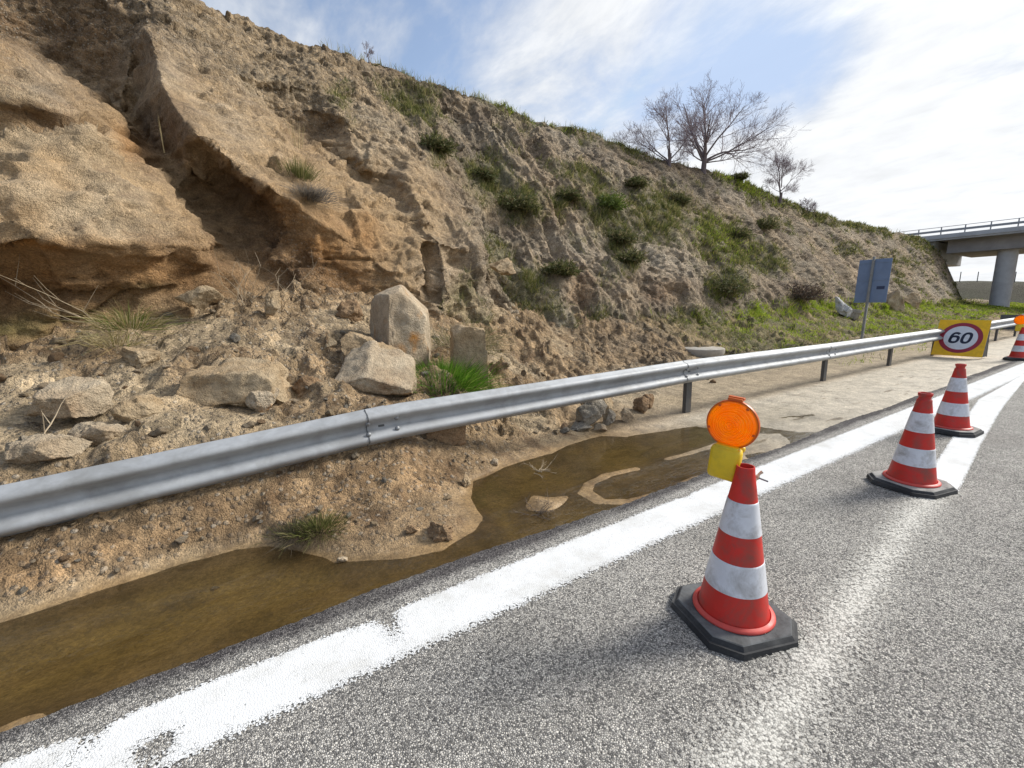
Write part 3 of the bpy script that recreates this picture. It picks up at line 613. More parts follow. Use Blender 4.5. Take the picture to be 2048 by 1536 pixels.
def bar(path, w0, lift, seed):              # a low sandbar along a polyline on the pond bed
    global VZ
    P_ = np.array([at_z(px, py, WATER_Z)[:2] for px, py in path]); dmin = np.full(vs_.shape, 9.0)
    qx = vs_ + .04 * fbm(vs_, vt_, o0, 3, 3, seed=seed); qy = vt_ + .03 * fbm(vs_, vt_, o0 + 2, 3, 3, seed=seed + 1)
    for a, b in zip(P_[:-1], P_[1:]):
        k = np.clip(((qx - a[0]) * (b[0] - a[0]) + (qy - a[1]) * (b[1] - a[1])) / max((b - a) @ (b - a), 1e-9), 0, 1)
        dmin = np.minimum(dmin, np.hypot(qx - a[0] - k * (b[0] - a[0]), (qy - a[1] - k * (b[1] - a[1])) * 1.5))
    top = WATER_Z + lift + .0018 * fbm(vs_, vt_, o0, 6, 3, seed=seed + 2); f_ = np.exp(-(dmin / w0) ** 2)
    VZ = np.where(VZ < top, VZ + (top - VZ) * np.clip(f_ * 1.25, 0, 1), VZ)
bar([(1270, 938), (1215, 950), (1178, 968), (1170, 985), (1200, 1003), (1260, 1003), (1330, 986), (1395, 958), (1440, 944)], .105, .004, 111)
bar([(1120, 1000), (1150, 990), (1178, 985)], .07, -.003, 114)
bar([(1335, 918), (1390, 903), (1430, 890), (1475, 878)], .09, .002, 117)
bar([(1290, 905), (1340, 885), (1400, 868)], .05, -.006, 121)
lowcol = sstep(VZ, -.022, .03)
VP = np.stack([vs_, vt_, VZ], 2); VN = grid_normals(VP); VN *= np.sign(VN[..., 2].mean())
vlo = fbm(vs_, vt_, o0, .8, 4, seed=81); vmd = fbm(vs_, vt_, o0, 3.5, 4, .6, seed=82)
VCOL = np.empty(VP.shape); VCOL[:] = (.40, .28, .16)
VCOL = mixc(VCOL, (.44, .335, .21), sstep(vlo + .4 * vmd, -.02, .3) * .85)
VCOL = mixc(VCOL, (.19, .12, .065), sstep(vmd + .5 * n6, .0, .32) * .8)
VCOL = mixc(VCOL, (.30, .17, .075), rough * sstep(vt_, 3.75, 3.3) * sstep(vs_, 2.5, 1.5) * np.clip(.5 + 1.2 * vlo, 0, 1) * .8)
far = sstep(vs_, 3.2, 5.5)
sandc = np.array((.63, .565, .455)) ; VCOL = mixc(VCOL, sandc, far * sstep(vt_, 3.9, 3.4) * .9)
VCOL = mixc(VCOL, (.46, .375, .26), far * sstep(vt_, 3.4, 3.9) * sstep(vz0, .3, .05) * .85)
VCOL = mixc(VCOL, (.21, .155, .10), sstep(vs_, 5, 8) * sstep(vt_, 5.2, 6.2) * sstep(vlo + vmd, -.3, .25) * .8)
riv = sstep(fbm(vs_ * .55 + .2 * vt_, vt_ * 3.4, o0, 2.6, 4, .6, seed=98), .16, .30) * sstep(vs_, 4.0, 5.0) * sstep(vs_, 14, 10) * sstep(vt_, 3.5, 3.2)
VCOL = mixc(VCOL, (.17, .125, .07), riv * .8)
VCOL = mixc(VCOL, (.48, .375, .24), np.clip(np.exp(-((vs_ + .9) / .9) ** 2 - ((vt_ - 4.45) / .6) ** 2) * .8 + .7 * behind * sstep(.62 - calmT, -.05, .2), 0, .85) * sstep(vs_, 7, 5))
bed = sstep(VZ, WATER_Z + .004, WATER_Z - .065)
swx = vs_ + .25 * fbm(vs_, vt_, o0, 1.6, 3, seed=87); swy = vt_ + .12 * fbm(vs_, vt_, o0 + 4, 1.6, 3, seed=88)
silt = sstep(fbm(swx * .55, swy * 2.6, o0, 1.7, 5, .55, seed=89), .05, .32)
VCOL = mixc(VCOL, mixc(np.broadcast_to(np.array((.66, .48, .21)), VCOL.shape), (.36, .245, .095), sstep(fbm(vs_ * .6, vt_ * 1.6, o0, 4.5, 4, .6, seed=83), -.02, .35) * .8), bed * (.96 - .45 * silt))
vpx, vpy, vd = project(VP.reshape(-1, 3)); vpx, vpy = vpx.reshape(vs_.shape), vpy.reshape(vs_.shape)
VG = np.clip(sstep(vs_, 8.5, 12) * sstep(vt_, 5.0, 6.4) * (.75 + .9 * vlo + .5 * vmd), 0, 1)
VG = np.maximum(VG, sstep(vs_, 10.5, 14) * sstep(vt_, 3.9, 4.4) * np.clip(.15 + vlo + vmd, 0, 1) * .7)
VCOL = mixc(VCOL, moss, VG * .7)
litter = sstep(fbm(vs_, vt_ * 1.5, o0, 16, 3, .6, seed=99), .30, .42) * sstep(fbm(vs_, vt_, o0, 1.8, 3, seed=100), -.1, .2) * sstep(vs_, 5, 3)
VCOL = mixc(VCOL, (.07, .05, .025), litter * sstep(vt_, 4, 3.6) * .7)
wet = np.maximum(sstep(VZ, .03, WATER_Z), far * sstep(vt_, 3.5, 3.0) * (.30 + .3 * sstep(vmd, .0, .3)))
peb = np.clip(.15 + rough * (.5 + .8 * vlo) + .35 * sstep(vz0, -.03, .02) * sstep(vs_, 3.5, 2) - .5 * bed - .5 * far * sstep(vt_, 4, 3.4), 0, 1)
ver_me = raw_mesh('verge', VP.reshape(-1, 3), [grid_faces(len(VC), len(VT))], M_EARTH, True, VCOL.reshape(-1, 3), {'pebble': peb.ravel(), 'wet': wet.ravel()})
tag(obj('ground_verge', ver_me), 'muddy verge with rubble between the road edge and the cliff foot', 'ground', kind='structure')
def ground_z(s, t):
    i = int(np.clip(np.searchsorted(VC, s), 1, len(VC) - 1)); j = int(np.clip(np.searchsorted(VT, t), 1, len(VT) - 1)); return float(VZ[i, j])
def on_ground(px, py):                      # where a sight line meets the verge
    d = px_dir(px, py)
    for k in np.arange(1.5, 45, .02):
        p = np.array([0, 0, EYE]) + k * d
        if p[1] > 1.8 and p[2] < ground_z(p[0], p[1]): return p
    return at_z(px, py)
def on_hill(px, py, tol=7):                 # ... or the hillside
    m = np.where((np.abs(HPX - px) < tol) & (np.abs(HPY - py) < tol))
    if len(m[0]) == 0: p = at_slope(px, py); return p, np.array([0, -.7, .7])
    k = np.argmin(HD[m] + .05 * np.hypot(HPX[m] - px, HPY[m] - py)); i, j = m[0][k], m[1][k]
    return P1[i, j].copy(), HN[i, j].copy()

def on_surface(px, py):
    a = on_ground(px, py); b, n = on_hill(px, py, 9); da = np.linalg.norm(a - np.array([0, 0, EYE])); db = np.linalg.norm(b - np.array([0, 0, EYE]))
    return a if da < db else b
# water lying in the ditch
def m_water():
    m, t, b, L = mat_new('muddy_water'); v = tcoord(t)
    t.nodes.remove(b)
    mp = NN(t, 'ShaderNodeMapping'); mp.inputs['Scale'].default_value = (1, 2.2, 1); L(v, mp.inputs[0])
    bn = tbump(t, tnoise(t, mp.outputs[0], 7, 3, .5, .6).outputs['Fac'], .006, .35)
    gl = NN(t, 'ShaderNodeBsdfGlossy'); gl.inputs['Roughness'].default_value = .03; L(bn, gl.inputs['Normal'])
    tr = NN(t, 'ShaderNodeBsdfTransparent'); tr.inputs[0].default_value = (.93, .87, .74, 1)
    df = NN(t, 'ShaderNodeBsdfDiffuse'); df.inputs[0].default_value = (.36, .26, .12, 1)
    fr = NN(t, 'ShaderNodeFresnel'); fr.inputs[0].default_value = 1.333; L(bn, fr.inputs['Normal'])
    m0 = NN(t, 'ShaderNodeMixShader'); m0.inputs[0].default_value = .05; L(tr.outputs[0], m0.inputs[1]); L(df.outputs[0], m0.inputs[2])
    m1 = NN(t, 'ShaderNodeMixShader'); L(fr.outputs[0], m1.inputs[0]); L(m0.outputs[0], m1.inputs[1]); L(gl.outputs[0], m1.inputs[2])
    L(m1.outputs[0], t.nodes['Material Output'].inputs[0]); return m
wx_, wy_ = np.meshgrid(np.linspace(-12.4, 9, 84), np.linspace(1.9, 3.75, 12), indexing='ij')
# keep the water sheet only where the ditch is below its level (no puddles under the talus)
wq = grid_faces(84, 12)
wme = raw_mesh('water', np.stack([wx_, wy_, wx_ * 0 + WATER_Z], 2).reshape(-1, 3), [wq], m_water(), True)
tag(obj('water', wme), 'shallow brown muddy water ponded along the road edge', 'water', kind='structure')

# ------------------------------------------------------------------ road and its markings
def m_asphalt():
    m, t, b, L = mat_new('asphalt'); v = tcoord(t)
    e = tvor(t, v, 132, 'DISTANCE_TO_EDGE'); c = tvor(t, v, 132); s2 = tvor(t, v, 190)
    sc = NN(t, 'ShaderNodeSeparateColor'); L(c.outputs['Color'], sc.inputs[0])
    stone = tramp(t, sc.outputs[0], [(0, (.12, .117, .113)), (.22, (.25, .241, .228)), (.45, (.43, .412, .38)), (.72, (.53, .508, .465)), (1, (.64, .61, .55))])
    n = tnoise(t, v, 1.1, 5, .6); n5 = tnoise(t, v, 300, 2, .6)
    gap = trange(t, e.outputs['Distance'], .0, .16)
    col = tmix(t, (.055, .053, .051), stone, gap)
    g = tramp(t, n.outputs['Fac'], [(.28, .90), (.5, 1.08), (.7, 1.2)]); col = tmix(t, col, tramp(t, tnoise(t, v, 7, 4, .6).outputs['Fac'], [(.3, .90), (.55, 1.04), (.7, 1.12)]), 1.0, 'MULTIPLY'); col = tmix(t, col, g, 1.0, 'MULTIPLY')
    # a tarry, wet strip along the broken edge
    sx = NN(t, 'ShaderNodeSeparateXYZ'); L(v, sx.inputs[0])
    edge = tmath(t, 'MULTIPLY', trange(t, tmath(t, 'ADD', sx.outputs[1], tmath(t, 'MULTIPLY', tnoise(t, v, 4, 4).outputs['Fac'], .10)), 2.115, 2.185), trange(t, tnoise(t, v, 2.2, 3).outputs['Fac'], .3, .5, .55, 1.0))
    col = tmix(t, col, tmix(t, col, (.30, .29, .31), 1.0, 'MULTIPLY'), edge)
    L(col, b.inputs['Base Color']); b.inputs['Roughness'].default_value = .92; b.inputs['Specular IOR Level'].default_value = .12
    h = tmath(t, 'ADD', tmath(t, 'MULTIPLY', trange(t, e.outputs['Distance'], 0, .3), tmath(t, 'MULTIPLY_ADD', sc.outputs[1], .7, .3)), tmath(t, 'MULTIPLY', n5.outputs['Fac'], .2))
    L(tbump(t, h, .005, .9), b.inputs['Normal']); return m
def edge_t(s): return 2.20 + .035 * math.sin(s * 1.7) * math.sin(s * .63 + 1) + .05 * min(max((s - 8) / 8, 0), 1)
rs = np.concatenate([np.arange(-30, -6, 1.0), np.arange(-6, 8, .012), np.arange(8, 30, .06), np.arange(30, 160, 2.0)])
en = np.array([edge_t(a) for a in rs]) + .028 * fbm(rs, rs * 0, rs * 0, 3.0, 3, seed=91) + .032 * fbm(rs, rs * 0, rs * 0, 13, 4, .7, seed=92)
cols = [en, en - .02, np.full_like(en, 1.9), np.full_like(en, 0.0), np.full_like(en, -4.0), np.full_like(en, -9.0)]
rows = [np.stack([rs, en + .012, rs * 0 - .09], 1)] + [np.stack([rs, c, rs * 0 + (0 if i else -.004)], 1) for i, c in enumerate(cols)]
RV = np.stack(rows, 1)
tag(obj('road', raw_mesh('road', RV.reshape(-1, 3), [grid_faces(len(rs), len(rows))[:, ::-1]], m_asphalt(), False)), 'coarse grey asphalt carriageway with a ragged edge', 'road', kind='structure')
def m_line(name='road_paint', soft=.03, c1=(.72, .73, .73), c2=(.58, .575, .55)):
    m, t, b, L = mat_new(name); v = tcoord(t); wear = tattr(t, 'wear', 'Fac')
    c = tvor(t, v, 104); e = tvor(t, v, 104, 'DISTANCE_TO_EDGE'); sc = NN(t, 'ShaderNodeSeparateColor'); L(c.outputs['Color'], sc.inputs[0])
    n = tnoise(t, v, 6, 5, .65); n3 = tnoise(t, v, 40, 4, .7)
    h = tmath(t, 'ADD', tmath(t, 'MULTIPLY', sc.outputs[2], .55), tmath(t, 'MULTIPLY', tmath(t, 'ADD', tmath(t, 'MULTIPLY', n.outputs['Fac'], .6), tmath(t, 'MULTIPLY', n3.outputs['Fac'], .4)), .75))
    h = tmath(t, 'ADD', h, tmath(t, 'MULTIPLY', trange(t, e.outputs['Distance'], .0, .12), .35))
    on = trange(t, tmath(t, 'SUBTRACT', h, wear), -soft, soft)
    col = tmix(t, c1, c2, trange(t, tnoise(t, v, 3.2, 6, .7).outputs['Fac'], .48, .72))
    col = tmix(t, col, tmix(t, (.55, .54, .52), (1, 1, 1), trange(t, tmath(t, 'ADD', e.outputs['Distance'], tmath(t, 'MULTIPLY', tnoise(t, v, 60, 3, .7).outputs['Fac'], .25)), .08, .17)), .5, 'MULTIPLY')
    L(col, b.inputs['Base Color']); b.inputs['Roughness'].default_value = .9; b.inputs['Specular IOR Level'].default_value = .12
    hh = tmath(t, 'ADD', trange(t, e.outputs['Distance'], 0, .25), tmath(t, 'MULTIPLY', n3.outputs['Fac'], .8)); L(tbump(t, hh, .0014, .6), b.inputs['Normal'])
    tr = NN(t, 'ShaderNodeBsdfTransparent'); mx = NN(t, 'ShaderNodeMixShader'); L(on, mx.inputs[0]); L(tr.outputs[0], mx.inputs[1]); L(b.outputs[0], mx.inputs[2])
    L(mx.outputs[0], t.nodes['Material Output'].inputs[0]); return m
M_LINE = m_line()
M_WORN = m_line('worn_road_paint', .34, (.66, .64, .585), (.57, .55, .50))
def marking(name, S, lo, hi, wear_f, z, label, mat=None):
    q = np.linspace(-.12, 1.12, 15); V = []; A = []
    for s in S:
        a, b_ = lo(s), hi(s)
        for k in q:
            V.append((s, a + (b_ - a) * k, z)); A.append(wear_f(s, k))
    tag(obj(name, raw_mesh(name, V, [grid_faces(len(S), len(q))], mat or M_LINE, False, attrs={'wear': A})), label, 'road marking', kind='structure')
def edge_wear(k, soft=.13): return 1.6 * max(0, (soft - min(k, 1 - k)) / soft) ** 1.2 if min(k, 1 - k) < soft else 0
def hole(s, k, c): return sum(a * math.exp(-((s - x0) / ws_) ** 2 - ((k - k0) / wk) ** 2) for x0, k0, ws_, wk, a in c)
HOLES = [(-.36, .42, .06, .13, 1.0), (.52, .80, .05, .35, .75), (-.55, .95, .05, .2, .8), (2.9, .97, .06, .12, 1.2), (.44, .9, .12, .1, .5), (-.62, .5, .1, .5, .25)]
marking('edge_line', np.concatenate([np.arange(-20, -6, .5), np.arange(-6, 6, .03), np.arange(6, 40, .25), np.arange(40, 120, 4.)]), lambda s: 1.585 - .0035 * s * (s > 0) , lambda s: 2.045 + .0 * s,
        lambda s, k: .45 + edge_wear(k, .32 if k < .5 else .14) + hole(s, k, HOLES), .004, 'solid white line painted along the wet road edge')
GLO = lambda s: float(np.interp(s, [-6, 1.45, 2.3, 3.6, 4.5, 6.4, 8.6, 13.2, 15.0, 30], [-.16, .45, .56, .70, .78, 1.0, 1.22, 1.60, 1.64, 1.64]))
GHI = lambda s: float(np.interp(s, [-6, 1.3, 2.2, 3.2, 5.2, 9.3, 15.0, 30], [.20, .77, .85, .97, 1.11, 1.60, 1.70, 1.7]))
marking('worn_line', np.arange(-6, 4.72, .04), GLO, GHI, lambda s, k: float(np.interp(s, [-6, .6, 2.5, 3.4, 4.2, 4.7], [.75, .75, .76, .80, .71, .55])) + .36 * edge_wear(k, .5), .008, 'faded white line worn thin across the near asphalt', M_WORN)
marking('gore_line', np.concatenate([np.arange(4.7, 16, .04), np.arange(16, 30, .3)]), GLO, GHI, lambda s, k: float(np.interp(s, [4.7, 5.0], [.50, .36])) + edge_wear(k, .1), .008, 'slanting solid white line under the farther cones')
# ground out to the horizon
gme = raw_mesh('ground', [(-3000, -3000, -.35), (3000, -3000, -.35), (3000, 3000, -.35), (-3000, 3000, -.35)], [[(0, 1, 2, 3)]], m_plain('dry_grassland', (.20, .17, .10), .95, var=.3, scale=.3, spec=.1), False)
tag(obj('ground', gme), 'dry open land reaching the horizon', 'ground', kind='structure')
# ------------------------------------------------------------------ guardrail
RT = np.array(_rt); FWH = np.array((HS, HT, 0.0)); UPZ = np.array((0, 0, 1.0))
M_GALV = m_plain('galvanised_steel', (.37, .385, .40), .62, .22, .12, 9, .0008, dirt=(.255, .26, .26), dscale=3.0, dlo=.46, dhi=.7)
M_POST = m_plain('weathered_steel', (.085, .085, .085), .65, .25, .18, 16, .001, dirt=(.16, .125, .085), dscale=6)
M_BOLT = m_plain('bolt_steel', (.22, .23, .24), .5, .5)
M_SEAM = m_plain('seam_shadow_steel', (.10, .105, .11), .6, .4)
RAIL_T = 3.60
def rail_top(s): return float(np.interp(s, [-8, -3.2, -1.2, 1.07, 5.2, 9.3, 16, 23, 27], [.30, .42, .535, .70, .752, .722, .715, .75, .76]))
PROF = [(.155, .010), (.150, -.002), (.138, -.012), (.122, -.058), (.108, -.076), (.090, -.082), (.072, -.078), (.058, -.064), (.026, -.016), (.012, -.006), (-.012, -.006), (-.026, -.016), (-.058, -.064), (-.072, -.078), (-.090, -.082), (-.108, -.076), (-.122, -.058), (-.138, -.012), (-.150, -.002), (-.155, .010)]
rail = empty('guardrail', (1.07, RAIL_T, 0)); tag(rail, 'long galvanised W-beam guardrail running along the muddy verge', 'guardrail')
def rail_part(name, mb, mat, smooth=True, angle=50, parent=None):
    for v in mb.V: v -= np.array((1.07, RAIL_T, 0))
    return mb.build(name, mat, parent or rail, smooth, angle)
SPL = [-7.2, -3.05, 1.06, 5.20, 9.38, 13.5, 17.6, 21.7, 25.9]
for a, b in zip(SPL[:-1], SPL[1:]):
    mb = MB(); n = 15
    S = np.linspace(a - .16, b, n); off = np.linspace(-.004, .0, n); V = []
    for k, s in enumerate(S):
        zc = rail_top(s) - .155; o = RAIL_T - .004 * (1 - (s - S[0]) / (S[-1] - S[0]))
        for (dz_, dy) in PROF: V.append((s, o + dy, zc + dz_))
        for (dz_, dy) in PROF[::-1]: V.append((s, o + dy + .003, zc + dz_ * .985))
    m = 2 * len(PROF)
    fs = [[i * m + k, (i + 1) * m + k, (i + 1) * m + (k + 1) % m, i * m + (k + 1) % m] for i in range(n - 1) for k in range(m)]
    fs += [[k, k + 1, m - 2 - k, m - 1 - k] for k in range(len(PROF) - 1)] + [[(n - 1) * m + j for j in (m - 1 - k, m - 2 - k, k + 1, k)] for k in range(len(PROF) - 1)]
    mb.add(V, fs)
    beam = rail_part('beam', mb, M_GALV, True, 75)
    if a < 12:
        for ds in (.03, -.21) if a < 12 else ():
            for dz_, dy in ((.047, -.048), (-.047, -.048)) if True else ():
                q = MB(); s = a + ds + .05; zc = rail_top(s) - .155
                q.lathe([(0, .016), (.013, .014), (.021, .005), (.023, 0)], 16)
                R = Matrix.Rotation(rad(90), 3, 'X') @ Matrix.Rotation(rad(0), 3, 'Y')
                q.V = [np.array([R @ Vector(v) for v in q.V[0]]) + np.array((s, RAIL_T + dy - .010, zc + dz_))]
                rail_part('bolt', q, M_BOLT, True, 60, beam)
        q = MB(); sv = []                                                # the lap edge of the joint
        for s in (a - .166, a - .158):
            for dz_, dy in PROF: sv.append((s, RAIL_T + dy - .006, rail_top(s) - .155 + dz_))
        k_ = len(PROF); q.add(sv, [[i, i + 1, k_ + i + 1, k_ + i] for i in range(k_ - 1)]); rail_part('lap_edge', q, M_SEAM, True, 60, beam)
        q = MB(); s = a - .14; zc = rail_top(s) - .155                 # slotted hole
        q.box((s + .10, RAIL_T - .0115, zc), (.05, .003, .018)); rail_part('slot', q, M_SEAM, False, 30, beam)
def post(s, t=3.655, lean=0.0, depth=.7):
    mb = MB(); zt_ = rail_top(s) - .03; zb_ = -.5
    w, d_, th = .115, .055, .005          # C section, open side away
    P = [(-w / 2, -d_ / 2), (w / 2, -d_ / 2), (w / 2, d_ / 2), (w / 2 - th, d_ / 2), (w / 2 - th, -d_ / 2 + th), (-w / 2 + th, -d_ / 2 + th), (-w / 2 + th, d_ / 2), (-w / 2, d_ / 2)]
    V = [(s + x_ + lean * (zq - 0), t + .02 + y_, zq) for zq in (zb_, zt_) for x_, y_ in P]; k = len(P)
    fs = [[i, (i + 1) % k, k + (i + 1) % k, k + i] for i in range(k)]
    fs += [[k + 0, k + 1, k + 4, k + 5], [k + 1, k + 2, k + 3, k + 4], [k + 0, k + 5, k + 6, k + 7]]
    mb.add(V, fs); rail_part('post', mb, M_POST, False)
    q = MB(); q.box((s, t - .02, rail_top(s) - .155), (.10, .05, .20), bev=.006); rail_part('spacer', q, M_POST, False)
for s in (-3.0, 1.14, 5.27, 9.42, 12.72, 15.82, 19.3, 22.6, 25.6): post(s)

# ------------------------------------------------------------------ traffic cones with lamps
M_RED = m_plain('red_cone_plastic', (.56, .026, .018), .48, 0, .12, 9, .0012, .4, dirt=(.24, .065, .05), dscale=8, dlo=.47, dhi=.72, world=True)
M_RIM = m_plain('worn_red_rim', (.56, .065, .05), .55, 0, .1, 20, .0004)
M_BAND = m_plain('reflective_sheeting', (.66, .68, .73), .38, 0.0, .10, 7, .002, .5, dirt=(.30, .29, .28), dscale=7, dlo=.46, dhi=.72, world=True)
M_RUB = m_plain('black_rubber', (.035, .036, .038), .72, 0, .2, 25, .001, .3, dirt=(.10, .10, .098), dscale=6, dlo=.45, dhi=.7)
M_RUBT = m_plain('dusty_rubber_top', (.135, .142, .145), .8, 0, .2, 30, .001, .3, dirt=(.055, .056, .058), dscale=5, dlo=.45, dhi=.65)
M_RUBD = m_plain('pale_dusty_rubber', (.34, .33, .31), .85, 0, .2, 30, .001, .3, dirt=(.08, .08, .08), dscale=5, dlo=.5, dhi=.7)
def octo(h, c): return [(-h + c, -h), (h - c, -h), (h, -h + c), (h, h - c), (h - c, h), (-h + c, h), (-h, h - c), (-h, -h + c)]
def cone_r(z): return float(np.interp(z, [.05, .10, .745, .775], [.158, .148, .040, .038]))
def make_cone(label, top_mat, neck, group='traffic cones along the closed lane'):
    r = empty('traffic_cone'); tag(r, label, 'traffic cone', group)
    m = MB(); m.prism(octo(.240, .098), .0, .030, octo(.236, .096)); m.prism(octo(.226, .093), .0302, .047, octo(.214, .086)); m.build('base', M_RUB, r)
    m = MB(); m.prism(octo(.2135, .0855), .0468, .0500, octo(.209, .083)); m.build('base_top', top_mat, r)
    m = MB(); zs = list(np.linspace(.05, .70 if neck else .755, 30)); pr = [(cone_r(q), q) for q in zs]
    if neck: pr += [(.0475, .705), (.047, .712), (.039, .722), (.038, .738), (.045, .748), (.046, .762), (.043, .768), (.034, .768), (.032, .60)]
    else: pr += [(cone_r(.765), .765), (.037, .772), (.033, .772), (.031, .60)]
    m.lathe(pr, 56); m.build('body', M_RED, r, True, 35)
    m = MB(); m.lathe([(.176, .0498), (.180, .054), (.179, .060), (.172, .066), (.160, .070), (.156, .066), (.156, .0498)], 56); m.build('foot_rim', M_RIM, r, True, 60)
    for a, b in ((.195, .335), (.462, .615)):
        m = MB(); m.lathe([(cone_r(a) + .0003, a), (cone_r(a) + .0022, a + .001)] + [(cone_r(q) + .0022, q) for q in np.linspace(a + .01, b - .01, 8)] + [(cone_r(b) + .0022, b - .001), (cone_r(b) + .0003, b)], 56)
        m.build('reflective_band', M_BAND, r, True, 60)
    return r
c1 = make_cone('nearest red and white cone, its top bolted to an orange warning lamp', M_RUBT, False)
c1.location = (1.905, 1.02, .0); c1.rotation_euler = (rad(.6), rad(.3), rad(-19))
c2 = make_cone('necked red and white cone without lamp, on the worn white line', M_RUBD, True)
c2.location = (4.55, 1.075, .008); c2.rotation_euler = (rad(1.0), 0, rad(-13))
c3 = copy_thing(c2, (6.83, 1.34, .012), rad(-3)); tag(c3, 'red and white cone standing where the two white lines close up')
c4 = copy_thing(c1, (16.1, 2.19, .012), rad(4)); tag(c4, 'small far cone with an orange lamp, beside the speed limit board')
def m_lens():
    m, t, b, L = mat_new('amber_lens'); v = tcoord(t)
    n = tnoise(t, v, 18, 3, .5)
    c = tmix(t, (1.0, .38, .006), (1.0, .50, .012), trange(t, n.outputs['Fac'], .35, .65))
    L(c, b.inputs['Base Color']); b.inputs['Roughness'].default_value = .22; b.inputs['Coat Weight'].default_value = .4
    tl = NN(t, 'ShaderNodeBsdfTranslucent'); L(c, tl.inputs[0]); tp = NN(t, 'ShaderNodeBsdfTransparent'); tp.inputs[0].default_value = (1.0, .50, .03, 1)
    m1 = NN(t, 'ShaderNodeMixShader'); m1.inputs[0].default_value = .62; L(b.outputs[0], m1.inputs[1]); L(tl.outputs[0], m1.inputs[2])
    m2 = NN(t, 'ShaderNodeMixShader'); m2.inputs[0].default_value = .14; L(m1.outputs[0], m2.inputs[1]); L(tp.outputs[0], m2.inputs[2])
    L(m2.outputs[0], t.nodes['Material Output'].inputs[0]); return m
M_LENS = m_lens()
M_YEL = m_plain('yellow_plastic', (.72, .50, .012), .45, 0, .06, 12, .0004, .5, dirt=(.50, .36, .02), dscale=7, dlo=.55, dhi=.8)
M_AMB = m_plain('dark_amber', (.55, .10, .004), .4, 0, .05)
M_BRASS = m_plain('pale_wing_nut', (.62, .50, .36), .5, .3, .1)
def lens_profile(R=.110, bulge=.040):
    p = [(0.0, bulge + .004)]
    for i in range(1, 56):
        f = i / 56; r_ = R * .93 * f; zz_ = bulge * (1 - f ** 2.2) + .012
        p.append((r_, zz_ + .0036 * math.sin(f * 2 * math.pi * 9)))
    return p + [(R * .955, .0115), (R * .985, .0105), (R, .006), (R * 1.004, 0)]
def make_lamp(label):
    r = empty('warning_lamp'); tag(r, label, 'warning lamp', 'amber lamps bolted to cones')
    for sgn in (1, -1):
        m = MB(); m.lathe([(a, b_ * sgn) for a, b_ in lens_profile()], 72)
        m.V = [np.stack([-v[:, 2], v[:, 0], v[:, 1]], 1) for v in m.V]; m.build('lens', M_LENS, r, True, 80)
    m = MB(); m.lathe([(.1035, -.009), (.1135, -.009), (.1150, -.005), (.1150, .005), (.1135, .009), (.1035, .009)], 72, close=True)
    m.V = [np.stack([-v[:, 2], v[:, 0], v[:, 1]], 1) for v in m.V]; m.build('rim', M_AMB, r, True, 60)
    m = MB(); m.box((0, 0, .120), (.05, .062, .012), bev=.003); m.box((0, 0, .128), (.022, .068, .006), bev=.002); m.build('top_clip', M_AMB, r)
    m = MB()
    for k in range(5):
        m = MB(); a = 2 * math.pi * k / 5 + .9; m.box((-.012, math.cos(a) * .1005, math.sin(a) * .1005), (.012, .012, .010), bev=.002); m.build('screw_boss', M_AMB, r)
    m = MB(); m.box((-.018, 0, -.185), (.072, .135, .160), bev=.022); m.box((-.02, 0, -.112), (.052, .10, .03), bev=.008); m.build('battery_box', M_YEL, r, True, 50)
    m = MB(); m.box((.026, -.012, -.185), (.045, .085, .150), bev=.012); m.box((.03, -.05, -.118), (.03, .03, .03), bev=.01); m.build('box_cover', M_YEL, r, True, 50)
    m = MB(); m.tube([(.0, .02, -.205), (.0, -.185, -.222)], .0038, 10); m.build('bolt', M_BOLT, r, True)
    m = MB(); m.lathe([(.006, -.008), (.011, -.006), (.011, .006), (.006, .008)], 14); m.V = [v[:, [0, 2, 1]] + np.array((0, -.140, -.217)) for v in m.V]
    m.tube([(0, -.140, -.217), (.012, -.143, -.204), (.020, -.152, -.192)], [.007, .006, .008], 8); m.tube([(0, -.140, -.217), (-.016, -.138, -.227), (-.026, -.136, -.232)], [.007, .006, .008], 8)
    m.build('wing_nut', M_BRASS, r, True)
    return r
l1 = make_lamp('amber warning lamp with yellow battery box on the nearest cone'); l1.location = (1.925, 1.098, .945); l1.rotation_euler = (rad(5), 0, rad(14))
l2 = copy_thing(l1, (16.12, 2.26, .955), rad(12)); tag(l2, 'amber warning lamp on the farthest small cone')

# ------------------------------------------------------------------ temporary speed limit board
M_SY = m_plain('amber_sheet', (.86, .50, .014), .5, 0, .1, 6, 0, .4, dirt=(.64, .37, .02), dscale=3, dlo=.5, dhi=.72)
M_SRED = m_plain('dull_red_sheet', (.30, .022, .045), .5, 0, .08, 9)
M_SWH = m_plain('off_white_sheet', (.66, .68, .72), .5, 0, .06, 12, dirt=(.45, .46, .5), dscale=5, dlo=.52, dhi=.75)
M_INK = m_plain('dark_blue_black', (.012, .014, .035), .5, 0, .1)
M_BLK = m_plain('black_steel', (.02, .02, .021), .6, .3, .2)
def stroke(path, w, closed=False):
    P = [Vector((a, b, 0)) for a, b in path]; n = len(P); out = []
    for i in range(n):
        a = P[(i - 1) % n if closed else max(i - 1, 0)]; b = P[(i + 1) % n if closed else min(i + 1, n - 1)]
        d = (b - a).normalized(); q = Vector((-d.y, d.x, 0)) * w / 2; out += [P[i] + q, P[i] - q]
    m = n if closed else n - 1
    return [(v.x, v.y) for v in out], [[2 * i, 2 * i + 1, (2 * i + 3) % (2 * n), (2 * i + 2) % (2 * n)] for i in range(m)]
